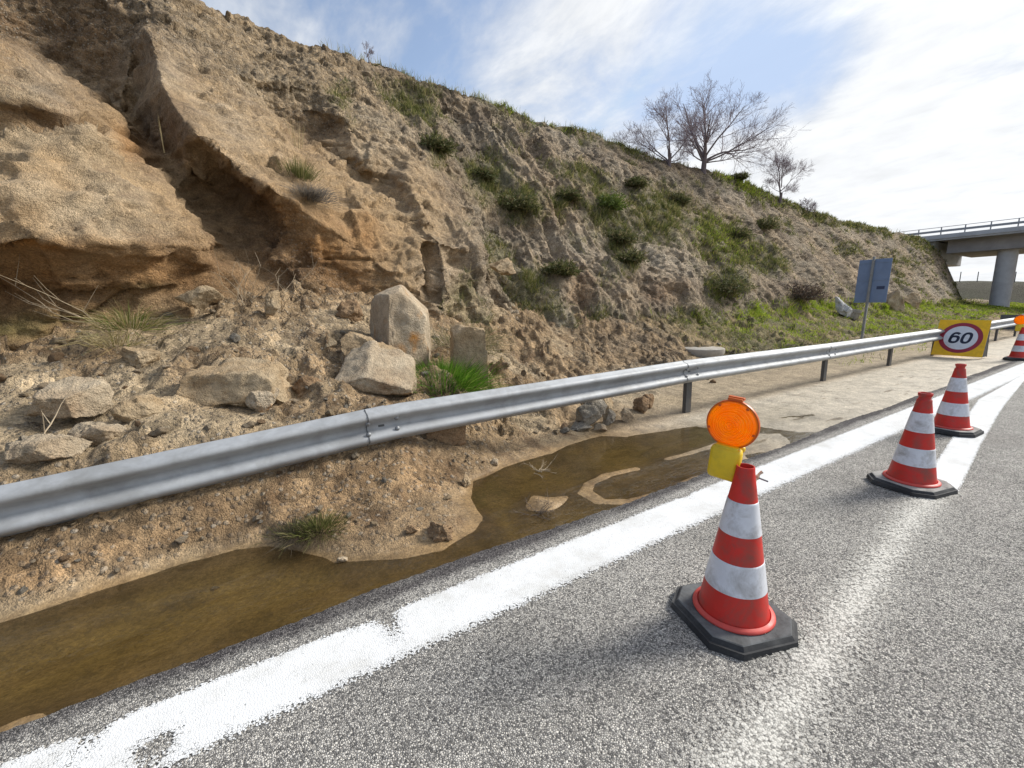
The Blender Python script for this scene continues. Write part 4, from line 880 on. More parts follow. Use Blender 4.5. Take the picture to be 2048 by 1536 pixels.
def sup(cx, cy, rx, ry, a0, a1, n, e=2.5):
    r = []
    for i in range(n):
        a = rad(a0 + (a1 - a0) * i / (n - 1 if (a1 - a0) % 360 else n)); c, s_ = math.cos(a), math.sin(a)
        r.append((cx + rx * math.copysign(abs(c) ** (2 / e), c), cy + ry * math.copysign(abs(s_) ** (2 / e), s_)))
    return r
def disc(r, n=64): return [(r * math.cos(2 * math.pi * k / n), r * math.sin(2 * math.pi * k / n)) for k in range(n)]
bd = empty('speed_limit_board', (15.62, 3.19, .03)); tag(bd, 'yellow leaning board with a red ringed 60 limit', 'road sign')
LEAN = rad(22); BR = Matrix.Rotation(LEAN, 3, 'Y')     # leans away up the road
def on_board(V2, off):         # board plane: u across (to the viewer's right = -Y), v up
    return [BR @ Vector((-off, -u, v)) for u, v in V2]
BW, BH = .95, .97
m = MB(); m.box((0, 0, 0), (.014, BW, BH), bev=.004); m.V = [np.array([BR @ Vector(q) for q in v + np.array((.007, 0, BH / 2 + .02))]) for v in m.V]; m.build('panel', M_SY, bd)
cy_ = BH * .52
m = MB(); P = disc(.405); Q = disc(.315); n = len(P)
m.add(on_board([(a, b + cy_) for a, b in P + Q], .002), [[k, (k + 1) % n, n + (k + 1) % n, n + k] for k in range(n)]); m.build('red_ring', M_SRED, bd)
m = MB(); m.add(on_board([(a, b + cy_) for a, b in disc(.316)], .0012), [list(range(64))]); m.build('white_disc', M_SWH, bd)
m = MB(); SH = .16
def digit(path, w, dx, closed):
    p, f = stroke(path, w, closed); m.add(on_board([(a + dx + SH * b, b + cy_) for a, b in p], .0035), f)
digit(sup(0, 0, .073, .125, 0, 360, 40, 2.6), .056, .114, True)
digit(sup(0, -.045, .073, .080, 0, 360, 36, 2.5), .056, -.104, True)
digit([(.062, .098)] + sup(.0, .0, .073, .125, 68, 205, 18, 2.5), .054, -.104, False)
m.build('numerals', M_INK, bd)
for yy in (-BW / 2 + .012, BW / 2 - .012):
    m = MB(); p0 = BR @ Vector((.02, yy, .86)); m.tube([p0, (p0.x + .16, yy, .0)], .011, 8)
    p1 = BR @ Vector((.018, yy, .03)); m.tube([p0, p1], .010, 8); m.build('prop_leg', M_BLK, bd)
m = MB()
for yy in (-BW / 2 + .006,):
    A, B_, D_ = BR @ Vector((.016, yy, .95)), BR @ Vector((.016, yy, .02)), Vector((BR @ Vector((.02, yy, .86))) + Vector((.165, 0, -.78)))
    m.add([A, B_, D_, A + Vector((0, .006, 0)), B_ + Vector((0, .006, 0)), D_ + Vector((0, .006, 0))], [[0, 1, 2], [3, 5, 4], [0, 3, 4, 1], [1, 4, 5, 2], [2, 5, 3, 0]])
m.build('side_gusset', M_BLK, bd)
# a second temporary board farther on, seen grey
M_GB = m_plain('grey_sheet_back', (.105, .105, .11), .7, .1, .15, 8, dirt=(.07, .07, .07), dscale=4)
gb = empty('temporary_sign', (28.3, 4.08, -.02)); tag(gb, 'dark grey back of a leaning temporary sign past the rail end', 'road sign')
m = MB(); m.box((0, 0, .40), (.016, 1.0, .78), Matrix.Rotation(rad(12), 3, 'Y'), .004); m.build('panel', M_GB, gb)
for yy in (-.47, .47):
    m = MB(); m.tube([(.10, yy, .72), (.34, yy, .02)], .014, 8); m.build('prop_leg', M_BLK, gb)
m = MB(); m.box((.095, -.30, .80), (.03, .40, .05), bev=.004); m.build('top_strip', M_SWH, gb)

# ------------------------------------------------------------------ permanent sign seen from behind
M_SBK = m_plain('blue_grey_sign_back', (.17, .235, .36), .45, .15, .08, 5, dirt=(.14, .20, .31), dscale=2)
sp = empty('road_sign', (15.0, 5.02, 0)); tag(sp, 'blue grey back of a rectangular sign on a grey post', 'road sign')
sp.rotation_euler = (rad(0), rad(4.5), 0)
m = MB(); m.box((0, 0, 1.2), (.07, .055, 2.95), bev=.006); m.build('post', m_plain('grey_zinc_post', (.25, .255, .25), .55, .4, .15, 10, dirt=(.17, .16, .14), dscale=5), sp)
sgn = MB(); sgn.box((.05, -.03, 2.02), (.018, .74, 1.18), bev=.006); pn = sgn.build('panel', M_SBK, sp)
for zz_ in (1.50, 2.05, 2.52):
    m = MB(); m.box((.036, -.03, zz_), (.012, .70, .035)); m.build('bracket', M_SBK, sp)
m = MB(); m.box((.0395, -.235, 1.83), (.003, .18, .085)); m.build('sticker', m_plain('dark_sticker', (.03, .045, .10), .6, 0), sp)

# ------------------------------------------------------------------ round concrete cover
cq = on_surface(1405, 704); mcv = MB()
mcv.lathe([(0, .13), (.47, .13), (.50, .115), (.50, .02), (.46, -.06)], 40)
M_CONC = m_plain('pale_concrete', (.40, .375, .33), .9, 0, .14, 14, .002, .2, dirt=(.27, .23, .18), dscale=3, dlo=.46, dhi=.68)
tag(mcv.build('concrete_cover', M_CONC, None, True, 40, (cq[0], cq[1], cq[2] - .02)), 'flat round pale concrete cover lying behind the guardrail', 'well cover')

# ------------------------------------------------------------------ motorway overbridge
br = empty('road_bridge', (48, 8.3, 0)); tag(br, 'grey concrete overbridge with a round pier crossing at the far end', 'bridge')
M_DECK = m_plain('light_grey_concrete', (.46, .465, .475), .85, 0, .08, 2, .002, .2, dirt=(.37, .37, .375), dscale=.8, dlo=.45, dhi=.7)
M_GIRD = m_plain('weathered_girder_concrete', (.36, .335, .32), .88, 0, .1, 2, .002, .2, dirt=(.27, .25, .24), dscale=.7, dlo=.45, dhi=.7)
M_PIER = m_plain('pier_concrete', (.55, .535, .52), .85, 0, .08, 3, .002, .2, dirt=(.45, .43, .42), dscale=1.2, dlo=.45, dhi=.7)
M_RAILG = m_plain('grey_parapet_steel', (.27, .28, .30), .5, .5, .1, 6)
Y0, Y1 = 14.2, -40.0; yc, yl = (Y0 + Y1) / 2 - 8.3, Y0 - Y1
m = MB(); m.box((.25, yc, 6.22), (.5, yl, .46), bev=.02); m.box((4.7, yc, 6.28), (9.6, yl, .30)); m.box((9.3, yc, 6.22), (.5, yl, .46), bev=.02); m.build('deck', M_DECK, br)
m = MB(); m.box((4.7, (11.5 + Y1) / 2 - 8.3, 5.57), (7.2, 11.5 - Y1, 1.1), bev=.03); m.build('girder', M_GIRD, br)
m = MB(); m.tube([(2.2, 0, .2), (2.2, 0, 5.03)], .56, 40); m.build('pier', M_PIER, br, True, 50)
m = MB(); m.box((4.6, 12.75 - 8.3, 5.2), (8.0, 1.2, 1.7), bev=.03); m.build('abutment', M_DECK, br)
m = MB(); m.tube([(.2, Y0 + .9 - 8.3, 7.02), (.2, Y1 - 8.3, 7.02)], .022, 8); m.build('top_rail', M_RAILG, br)
m = MB(); m.box((.16, yc + .5, 6.72), (.06, yl + 1.2, .17), bev=.02); m.build('crash_rail', M_RAILG, br)
for k in range(28):
    q = MB(); q.box((.22, Y0 + .3 - 8.3 - k * 1.36, 6.72), (.06, .07, .60), bev=.006); q.build('rail_post', M_RAILG, br)
# far bank beyond the bridge, with its fence
S_, T_ = np.meshgrid(np.linspace(68, 150, 60), np.linspace(-60, 70, 80), indexing='ij')
fb = -.3 + 3.5 * sstep(S_, 68, 88) + .9 * fbm(S_, T_, S_ * 0, .10, 4, seed=95) + sstep(T_, 8, 22) * .7 + .12 * fbm(S_, T_, S_ * 0, .6, 3, seed=96)
fbc = mixc(np.broadcast_to(np.array((.058, .05, .03)), S_.shape + (3,)), (.045, .05, .022), sstep(fbm(S_, T_, S_ * 0, .15, 4, seed=97), -.1, .3))
tag(obj('far_hill', raw_mesh('far_hill', np.stack([S_, T_, fb], 2).reshape(-1, 3), [grid_faces(60, 80)], M_EARTH, True, fbc.reshape(-1, 3), {'pebble': S_.ravel() * 0, 'wet': S_.ravel() * 0})), 'low dull green bank beyond the bridge', 'hill', kind='structure')
fe = empty('wire_fence', (88, 12, 3.2)); tag(fe, 'thin posts of a wire fence along the far bank top', 'fence')
for k in range(14):
    t0 = 20.5 - k * 1.75; zz_ = 3.1 + .7 * float(sstep(np.array(t0), 8, 22))
    q = MB(); q.tube([(0, t0 - 12, zz_ - 3.6), (0, t0 - 12, zz_ - 1.75)], .05, 6); q.build('post', M_POST, fe)
m = MB()
for zz_ in (-.9, -1.3, -1.75): m.tube([(0, 8.5, zz_ + .65), (0, -2, zz_ + .2), (0, -15, zz_)], .008, 4)
m.build('wire', M_POST, fe)
# ------------------------------------------------------------------ fallen rocks
M_TANR = m_rock('tan_sandstone', (.40, .285, .165), (.47, .365, .235))
M_PALER = m_rock('pale_sandstone', (.50, .41, .29), (.43, .33, .22), (.34, .24, .15))
M_STAIN = m_rock('iron_stained_sandstone', (.46, .36, .245), (.52, .43, .31), (.46, .22, .06))
M_GREYR = m_rock('grey_stone', (.30, .265, .21), (.37, .33, .27))
M_BRNR = m_rock('brown_clod', (.26, .165, .09), (.34, .23, .135))
def rock_mesh(name, dims, seed, mat, planes=None, nplanes=14, sub=4, rough=1.0, cut=(.50, .86)):
    rng = np.random.RandomState(seed); bm = bmesh.new(); bmesh.ops.create_icosphere(bm, subdivisions=sub, radius=1.0)
    bm.verts.index_update(); V = np.array([v.co[:] for v in bm.verts]); F = np.array([[v.index for v in f.verts] for f in bm.faces]); bm.free()
    if planes is None:
        planes = []
        for _ in range(nplanes):
            n = rng.normal(size=3); n /= np.linalg.norm(n); planes.append((*n, rng.uniform(*cut)))
    V *= 1.25
    for _ in range(2):
        for a, b, c, d in planes:
            n = np.array((a, b, c), float); n /= np.linalg.norm(n); k = V @ n - d; V -= np.where(k > 0, k, 0)[:, None] * n
    lo_, hi_ = V.min(0), V.max(0); V = (V - (lo_ + hi_) / 2) / ((hi_ - lo_) / 2)
    D = np.array(dims) / 2; Wv = V * D; q = Wv + seed * 3.1; sc = float(np.mean(dims))
    nrm = V / (np.linalg.norm(V, axis=1, keepdims=True) + 1e-6)
    d = rough * sc * (.045 * fbm(*q.T, 2.2 / sc, 4, .5, seed) + .018 * fbm(*q.T, 4.0 / sc, 4, .55, seed + 9, ridge=True) + .030 * fbm(*q.T, 7.0 / sc, 3, .55, seed + 3) + .010 * fbm(*q.T, 22.0 / sc, 2, .5, seed + 5, ridge=True) + .085 * facet(*q.T, 2.6 / sc, seed + 11) + .035 * facet(*q.T, 6.5 / sc, seed + 13))
    return raw_mesh(name, Wv + nrm * d[:, None], [F], mat, True)
BOX = [(1, 0, 0, .8), (-1, 0, 0, .8), (0, 1, 0, .8), (0, -1, 0, .8), (0, 0, 1, .8), (0, 0, -1, .8)]
def rock(px, py, t, wpx, hpx, thick, seed, mat, label, planes=None, rz=0.0, tilt=(0, 0), sink=.14, sub=5, rough=1.0, name='boulder', group=None, cut=(.5, .86)):
    """a rock whose foot is where the sight line meets lateral distance t (or the ground)"""
    p = at_y(px, py, t) if t else on_surface(px, py)
    dep = float((p - np.array([0, 0, EYE])) @ np.array(_fw)); w, h = wpx / F_PX * dep, hpx / F_PX * dep
    me = rock_mesh(name, (w, w * thick, h * (1 + sink)), seed, mat, planes, sub=sub, rough=rough, cut=cut)
    o = obj(name, me, None, p + np.array((0, 0, h / 2 - h * sink / 2)) + np.array((0, w * thick * .3, 0)))
    # local x follows the viewer's right so that width and thickness are the measured ones
    o.rotation_euler = (rad(tilt[0]), rad(tilt[1]), math.atan2(_rt.y, _rt.x) * .6 + rad(rz)); return tag(o, label, 'rock', group)
BG = 'boulders fallen from the cliff'
rock(818, 746, 5.2, 128, 176, .8, 11, M_STAIN, 'tallest upright boulder with a dark left face and orange stained side', planes=[(-.93, -.30, .12, .52), (.16, -.95, .16, .60), (.95, -.2, .02, .66), (-.25, -.1, .97, .84), (.55, -.15, .80, .74), (0, 1, 0, .8), (0, 0, -1, .9), (.7, -.6, -.35, .82)], rz=4, rough=.5, group=BG)
rock(770, 803, 4.38, 160, 106, .8, 12, M_PALER, 'pale angular boulder resting just above the guardrail, before the upright one', planes=[(-.55, -.5, .62, .60), (.30, -.55, .78, .50), (.1, -.95, -.2, .70), (.95, 0, .1, .85), (-.9, .2, -.1, .8), (0, 1, 0, .8), (.2, -.4, -.9, .62)], rz=-6, tilt=(0, 10), rough=.6, group=BG)
rock(752, 742, 4.9, 112, 76, .8, 13, M_TANR, 'rounded tan boulder squeezed behind the pale angular one', rz=12, group=BG, cut=(.7, .95))
rock(482, 812, 4.42, 190, 84, .55, 14, M_TANR, 'long flat topped tan slab on the rubble slope', planes=[(0, -.93, .25, .62), (0, -.25, .97, .70), (1, -.1, .2, .88), (-1, 0, .1, .9), (0, 0, -1, .7), (.1, -.5, -.86, .62), (0, 1, 0, .8), (.7, -.3, .6, .9)], tilt=(0, 1), group=BG)
rock(135, 820, 4.5, 122, 58, .7, 15, M_PALER, 'low pale slab with a sloping top near the left edge', planes=[(-.1, -.45, .9, .5), (.8, -.5, .1, .7), (-.8, -.4, .3, .8), (0, -1, -.1, .7), (0, 0, -1, .7), (0, 1, 0, .8)], tilt=(0, 9), group=BG)
rock(290, 842, 4.3, 92, 52, .7, 16, M_TANR, 'small tilted tan block between the two flat slabs', rz=20, tilt=(8, -10), group=BG)
rock(945, 756, 4.85, 74, 106, .6, 17, M_TANR, 'upright tan block with a hollowed face beside the bright grass', planes=[(0, -1, .1, .62), (1, 0, .06, .66), (-1, -.1, .06, .70), (.15, 0, 1, .86), (-.5, -.2, .85, .92), (0, 1, 0, .7), (0, 0, -1, .9)], rz=-6, rough=.6, group=BG)
rock(895, 884, 3.72, 74, 46, .7, 18, M_BRNR, 'squared brown block wedged under the guardrail', planes=BOX, rz=6, group=BG)
rock(626, 806, 4.5, 56, 54, .9, 19, M_BRNR, 'round dark clod of gravelly earth above the rail', rough=1.6, cut=(.8, 1), group=BG)
rock(205, 892, 4.15, 95, 44, .8, 20, M_PALER, 'smooth pale lump half buried behind the rail', cut=(.75, .95), group=BG)
rock(95, 930, 4.0, 130, 52, .8, 21, M_PALER, 'broad pale hump at the rail, left end', cut=(.75, .95), group=BG)
rock(1190, 855, None, 58, 62, .8, 22, M_GREYR, 'largest grey stone of the small pile beneath the rail', group=BG)
rock(1212, 832, None, 60, 42, .8, 23, M_TANR, 'tan stone at the back of the small pile', group=BG)
rock(1225, 848, None, 30, 30, .9, 24, M_GREYR, 'grey stone leaning right of the small pile', group=BG)
rock(1256, 842, None, 27, 26, .9, 25, M_PALER, 'pale pointed stone just right of the pile', group=BG)
rock(1165, 860, None, 46, 13, .9, 26, M_GREYR, 'flat grey stone at the foot of the pile', group=BG)
rock(1204, 864, None, 25, 16, .9, 27, M_PALER, 'pale pebble in front of the pile', group=BG, sub=4)
rock(1290, 826, None, 30, 30, .9, 28, M_BRNR, 'brown clod near the rail post', group=BG, rough=1.6)
rock(1303, 816, None, 24, 28, .9, 29, M_BRNR, 'upper of two stuck brown clods near the post', group=BG, rough=1.6)
rock(1130, 859, None, 17, 12, .9, 30, M_BRNR, 'little brown stone left of the pile', group=BG, sub=4)
rock(885, 1076, None, 48, 34, .9, 31, M_BRNR, 'dark brown clod on the sand spit between ponds', group=BG, rough=1.9)
rock(826, 1068, None, 22, 18, .9, 32, M_BRNR, 'little dark clod left of the clod on the spit', group=BG, sub=4, rough=1.6)
rock(991, 932, None, 16, 14, .9, 33, M_PALER, 'small round white stone at the pond shore', group=BG, sub=4, cut=(.8, 1))
rock(935, 978, None, 20, 30, .9, 34, M_TANR, 'crumbly tan lump at the corner of the far pond', group=BG, sub=4, rough=1.8)
rock(1010, 545, 8.4, 52, 30, .7, 35, M_TANR, 'grey tan block lodged on the gully slope', group=BG)
rock(400, 612, 6.15, 80, 38, .7, 36, M_TANR, 'pointed tan heap against the cliff foot', cut=(.6, .9), group=BG)
rock(548, 625, 6.0, 30, 44, .8, 37, M_TANR, 'small upright tan knob on the rubble crest', group=BG)
rock(700, 640, 6.2, 50, 40, .8, 38, M_BRNR, 'shaded brown lump behind the tallest boulder', group=BG, rough=1.6)
rock(655, 700, 5.4, 44, 30, .8, 39, M_TANR, 'small tan block above the dark clod', group=BG)
rock(285, 735, 5.3, 60, 40, .8, 40, M_TANR, 'broken tan lump under the dry grass clump', group=BG, rough=1.5)
rock(530, 818, 4.25, 62, 40, .8, 41, M_STAIN, 'orange tinted block right under the flat slab', group=BG)
rock(1690, 634, None, 30, 42, .6, 42, m_rock('whitish_rock', (.58, .57, .56), (.48, .48, .48)), 'whitish boulder in bright grass beside the sign', group=BG, tilt=(0, -14))
rock(1712, 638, None, 30, 20, .8, 43, M_GREYR, 'dark hollow stone next to the whitish boulder', group=BG)
rock(1800, 612, None, 44, 40, .8, 44, M_PALER, 'pale outcrop knob right of the blue grey sign', group=BG)
rock(1836, 612, None, 40, 34, .8, 45, M_TANR, 'tan knob at the slope foot before the bridge', group=BG)
rock(430, 1182, None, 18, 8, .6, 46, M_PALER, 'pale sliver of stone poking out of the near pond', group=BG, sub=3)
rock(686, 1122, None, 20, 8, .6, 47, M_PALER, 'pale sliver of stone at the near pond tip', group=BG, sub=3)
SM = [rock_mesh('stone', (1, .85, .7), 60 + i, [M_TANR, M_PALER, M_GREYR, M_BRNR][i % 4], sub=3, rough=1.3, cut=(.55, .9)) for i in range(10)]
rng = random.Random(5); cnt = 0
while cnt < 230:
    if cnt < 150: s, t = rng.uniform(-2.6, 4.6), 3.85 + 2.6 * rng.random() ** 1.2
    elif cnt < 195: s, t = rng.uniform(-1.2, 5.2), rng.uniform(2.5, 3.6)
    else: s, t = rng.uniform(4.5, 13), rng.uniform(4.6, 7.4)
    zq = ground_z(s, t)
    if zq < .01: continue
    sz = rng.choice((.025, .03, .035, .04, .05, .06, .075, .10)) * (1.25 if t > 3.8 else .8)
    o = obj('stone', rng.choice(SM), None, (s, t, zq + sz * .12)); o.scale = (sz, sz * rng.uniform(.7, 1), sz * rng.uniform(.6, 1))
    o.rotation_euler = (rng.uniform(-.4, .4), rng.uniform(-.4, .4), rng.uniform(0, 6.28))
    tag(o, 'small loose stone scattered over the fallen earth', 'stone', 'loose stones on the rubble'); cnt += 1

# ------------------------------------------------------------------ grass and shrubs
M_GRASS = m_tint('grass_blade', .75, .35); M_TWIG = m_tint('dry_twig', .85)
def blades(P, N, L, Wd, lean, col, seed, droop=.25, upw=.8):
    r = np.random.RandomState(seed); n = len(P); P = np.asarray(P); N = np.asarray(N)
    rnd = r.normal(size=(n, 3)); d = np.array((0, 0, upw)) + N * (1 - upw) * 1.2 + rnd * lean; d /= np.linalg.norm(d, axis=1, keepdims=True)
    out = d * np.array((1, 1, 0)); side = np.cross(d, r.normal(size=(n, 3))); side /= np.linalg.norm(side, axis=1, keepdims=True) + 1e-9
    L = np.asarray(L).reshape(-1, 1) * np.ones((n, 1)); w = np.asarray(Wd).reshape(-1, 1) * np.ones((n, 1))
    m_ = P + d * L * .55; tip = P + d * L + out * L * droop * .8 - np.array((0, 0, 1)) * L * droop * .35 * r.rand(n, 1)
    V = np.stack([P - side * w, P + side * w, m_ + side * w * .75, m_ - side * w * .75, tip], 1).reshape(-1, 3)
    b = np.arange(n)[:, None] * 5; quads = b + np.array([[0, 1, 2, 3]]); tris = b + np.array([[3, 2, 4]])
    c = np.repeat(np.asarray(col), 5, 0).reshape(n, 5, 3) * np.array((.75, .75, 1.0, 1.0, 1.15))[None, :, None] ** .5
    return V, quads, tris, c.reshape(-1, 3)
def palette(n, seed, cols, w):
    r = np.random.RandomState(seed); k = r.choice(len(cols), n, p=np.array(w) / sum(w)); return np.array(cols)[k] * r.uniform(.7, 1.25, (n, 1))
GR = [(.125, .145, .04), (.185, .195, .06), (.27, .25, .09), (.40, .33, .16), (.08, .10, .032)]
BRT = [(.32, .42, .035), (.42, .50, .06), (.22, .32, .03), (.46, .43, .12)]
def grass_obj(name, P, N, L, Wd, lean, col, seed, label, **k):
    V, q, t_, c = blades(P, N, L, Wd, lean, col, seed, **k)
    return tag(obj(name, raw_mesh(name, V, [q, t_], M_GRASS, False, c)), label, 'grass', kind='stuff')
# on the hillside, where the soil holds
r = np.random.RandomState(9)
ar = np.linalg.norm(np.cross(np.gradient(HILL_P, axis=0), np.gradient(HILL_P, axis=1)), axis=2)
clump = sstep(fbm(x, y, z, 2.6, 3, .6, seed=52), -.12, .3)
pr = (HILL_G ** 1.5) * clump * ar * (HPX > 560) * (HPX < 2080); pr[:, NZ:] *= .5; pr = pr.ravel() / pr.sum()
ix = r.choice(len(pr), 210000, p=pr); PP = HILL_P.reshape(-1, 3)[ix] + r.normal(size=(len(ix), 3)) * .03 - HILL_N.reshape(-1, 3)[ix] * .02
dp = HD.ravel()[ix]; brightm = spots([(1530, 635, 110, 30, 8), (1660, 622, 110, 24, 5), (1800, 622, 110, 26, 3), (1440, 480, 60, 40, 30, .25), (1010, 205, 90, 14, 22, .6), (1480, 372, 70, 14, 25, .6)]).ravel()[ix]
col = np.where((r.rand(len(ix)) < brightm)[:, None], palette(len(ix), 3, BRT, (3, 3, 2, 1)), palette(len(ix), 4, GR, (4, 4, 3, 2.2, 3)))
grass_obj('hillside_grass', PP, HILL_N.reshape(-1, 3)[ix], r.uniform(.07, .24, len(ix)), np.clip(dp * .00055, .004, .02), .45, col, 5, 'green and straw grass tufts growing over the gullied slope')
# crest fringe
fr = np.where((HPX > 640) & (HPX < 1960)); k0 = (np.abs(np.arange(NZ + NPL)[None, :] - NZ) < 5)[0][fr[1]]
fi = np.stack(fr, 1)[k0]; fi = fi[r.choice(len(fi), 5200)]
fn = np.clip(.35 + 1.2 * fbm(*HILL_P[fi[:, 0], fi[:, 1]].T, .4, 3, seed=54), .05, 1)
fi = fi[r.rand(len(fi)) < fn]; PP = HILL_P[fi[:, 0], fi[:, 1]]; dp = HD[fi[:, 0], fi[:, 1]]
grass_obj('crest_grass', PP, np.tile((0, 0, 1.), (len(PP), 1)), r.uniform(.06, .32, len(PP)), np.clip(dp * .0004, .004, .015), .3, palette(len(PP), 6, [(.26, .27, .07), (.36, .32, .15), (.14, .17, .04)], (3, 3, 2)), 7, 'pale grass fringe along the crest of the cutting', upw=.95)
# on the verge behind the rail
vp = (VG ** 1.3) * sstep(fbm(vs_, vt_, o0, 1.3, 3, seed=84), -.2, .25) * np.gradient(VC)[:, None] * np.gradient(VT)[None, :]; vp = vp.ravel() / vp.sum()
ix = r.choice(len(vp), 46000, p=vp); PP = VP.reshape(-1, 3)[ix] + r.normal(size=(len(ix), 3)) * np.array((.03, .03, 0)); dp = np.abs(vd.ravel()[ix])
br_ = sstep(fbm(*PP.T, .45, 3, seed=85), -.25, .1) * sstep(PP[:, 0], 9, 13)
col = np.where((r.rand(len(ix)) < br_)[:, None], palette(len(ix), 8, BRT, (3, 3, 2, 1)), palette(len(ix), 9, GR, (3, 4, 3, 2, 1)))
grass_obj('verge_grass', PP, np.tile((0, 0, 1.), (len(PP), 1)), r.uniform(.05, .17, len(ix)), np.clip(dp * .0005, .004, .016), .5, col, 10, 'bright green grass on the flat verge behind the far rail')

def tuft(name, p, n, L, Wd, lean, cols, w, seed, label, spread=.08, cat='grass tuft', droop=.5, group=None, upw=.75, extra=None):
    r = np.random.RandomState(seed); P = np.asarray(p) + r.normal(size=(n, 3)) * spread * np.array((1, 1, .25))
    V, q, t_, c = blades(P, np.tile((0, -.6, .8), (n, 1)), r.uniform(.45, 1, n) * L, Wd, lean, palette(n, seed, cols, w), seed, droop=droop, upw=upw)
    o = obj(name, raw_mesh(name, V, [q, t_], M_GRASS, False, c)); return tag(o, label, cat, group)
STRAW = [(.42, .34, .17), (.34, .28, .12), (.50, .42, .24), (.20, .22, .06)]
def gp(px, py, t): return at_y(px, py, t)
p_ = on_ground(905, 772); tuft('grass_tuft', gp(890, 775, 4.7), 2600, .36, .0035, .45, [(.10, .22, .02), (.15, .28, .03), (.07, .16, .015), (.25, .30, .07)], (4, 3, 3, 1), 21, 'bright green grass tuft between the upright boulder and hollowed block', .17)
tuft('grass_tuft', gp(258, 655, 5.9), 380, .30, .003, .65, STRAW + [(.12, .17, .03)], (3, 3, 2, 3, 4), 22, 'straggling half dry grass clump on the rubble under the cliff', .10, droop=.9, upw=.4)
tuft('grass_tuft', gp(228, 690, 5.6), 130, .30, .003, .6, STRAW, (3, 3, 3, 1), 23, 'dry straw hanging below the straggling grass clump', .08, droop=1.2, upw=-.1)
tuft('grass_tuft', on_ground(640, 1062) + np.array((0, 0, .02)), 1100, .085, .0016, .6, [(.11, .13, .03), (.17, .18, .05), (.26, .22, .10), (.06, .06, .025)], (3, 3, 2, 2), 24, 'olive grass tuft at the edge of the near pond', .065)
tuft('grass_tuft', on_ground(590, 1070) + np.array((0, 0, .02)), 900, .07, .0016, .7, [(.10, .085, .06), (.07, .06, .045), (.14, .14, .05)], (3, 3, 2), 25, 'dark matted grass clump left of the olive tuft', .06)
hq, hn = on_hill(600, 355); tuft('grass_tuft', hq, 420, .34, .003, .25, [(.16, .17, .05), (.24, .22, .09), (.10, .12, .03)], (3, 3, 3), 26, 'upright olive grass tuft growing on the sunlit spur', .09, droop=.4)
hq2, _n = on_hill(618, 400); tuft('grass_tuft', hq2, 900, .26, .003, .5, [(.24, .21, .18), (.17, .155, .14), (.30, .26, .20)], (3, 3, 2), 27, 'grey dead grass hanging below the tuft on the spur', .12, droop=1.6, upw=-.35)
hq3, _n = on_hill(605, 285); tuft('grass_tuft', hq3, 26, .75, .004, .12, STRAW, (3, 2, 2, 0), 28, 'few tall straw stems standing on the spur edge', .05, droop=.15, upw=1)
tuft('grass_tuft', gp(930, 690, 5.6), 500, .40, .003, .7, [(.20, .20, .09), (.32, .27, .15), (.12, .14, .05)], (3, 3, 2), 29, 'faded grass trailing behind the hollowed block', .18, droop=1.0, upw=.3)
tuft('grass_tuft', on_ground(1440, 742), 500, .12, .004, .5, GR, (3, 3, 2, 2, 2), 30, 'low dark green tuft at the far rail post', .12)
hq, _n = on_hill(330, 330); tuft('grass_tuft', gp(330, 306, 7.6), 2, .62, .003, .05, STRAW, (3, 2, 2, 0), 31, 'single dry stem in the dark cleft', .01, droop=.1, upw=1)

def shrub(px, py, R, seed, cols, w, label, flat=.6, n=2000, leaf=.036, bare=0):
    p, nn = on_hill(px, py); r = np.random.RandomState(seed); e = empty('shrub', p); tag(e, label, 'shrub', 'shrubs on the cutting')
    st = MB()
    for k in range(9):
        a = r.uniform(0, 6.28); q = Vector((math.cos(a) * R * .6, math.sin(a) * R * .6, R * r.uniform(.5, 1.1)))
        st.tube([(0, 0, -.1), q * .5 + Vector((0, 0, .1 * R)), q], [.014, .009, .004], 5)
    sm = st.mesh('stem', M_TWIG); a_ = sm.attributes.new('tint', 'FLOAT_COLOR', 'POINT'); a_.data.foreach_set('color', np.tile(np.array((.13, .10, .08, 1), np.float32), len(sm.vertices))); obj('stem', sm, e)
    u = r.normal(size=(n, 3)); u /= np.linalg.norm(u, axis=1, keepdims=True); lump = 1 + 1.3 * fbm(*(u * 2.0 + seed).T, 1, 3, .6, seed)
    P = u * (r.uniform(.1, 1, (n, 1)) ** .6) * R * 1.1 * lump[:, None] * np.array((1, 1, flat)); P[:, 2] = np.abs(P[:, 2]) * .95 + (P[:, 2] < 0) * -.15 * R
    V, q, t_, c = blades(P, u, r.uniform(.5, 1.2, n) * leaf * 3.2, leaf * .45, .7, palette(n, seed, cols, w), seed, droop=.3, upw=.3)
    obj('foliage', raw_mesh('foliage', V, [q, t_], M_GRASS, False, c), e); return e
DK = [(.075, .09, .032), (.11, .12, .045), (.16, .155, .065), (.23, .19, .10)]
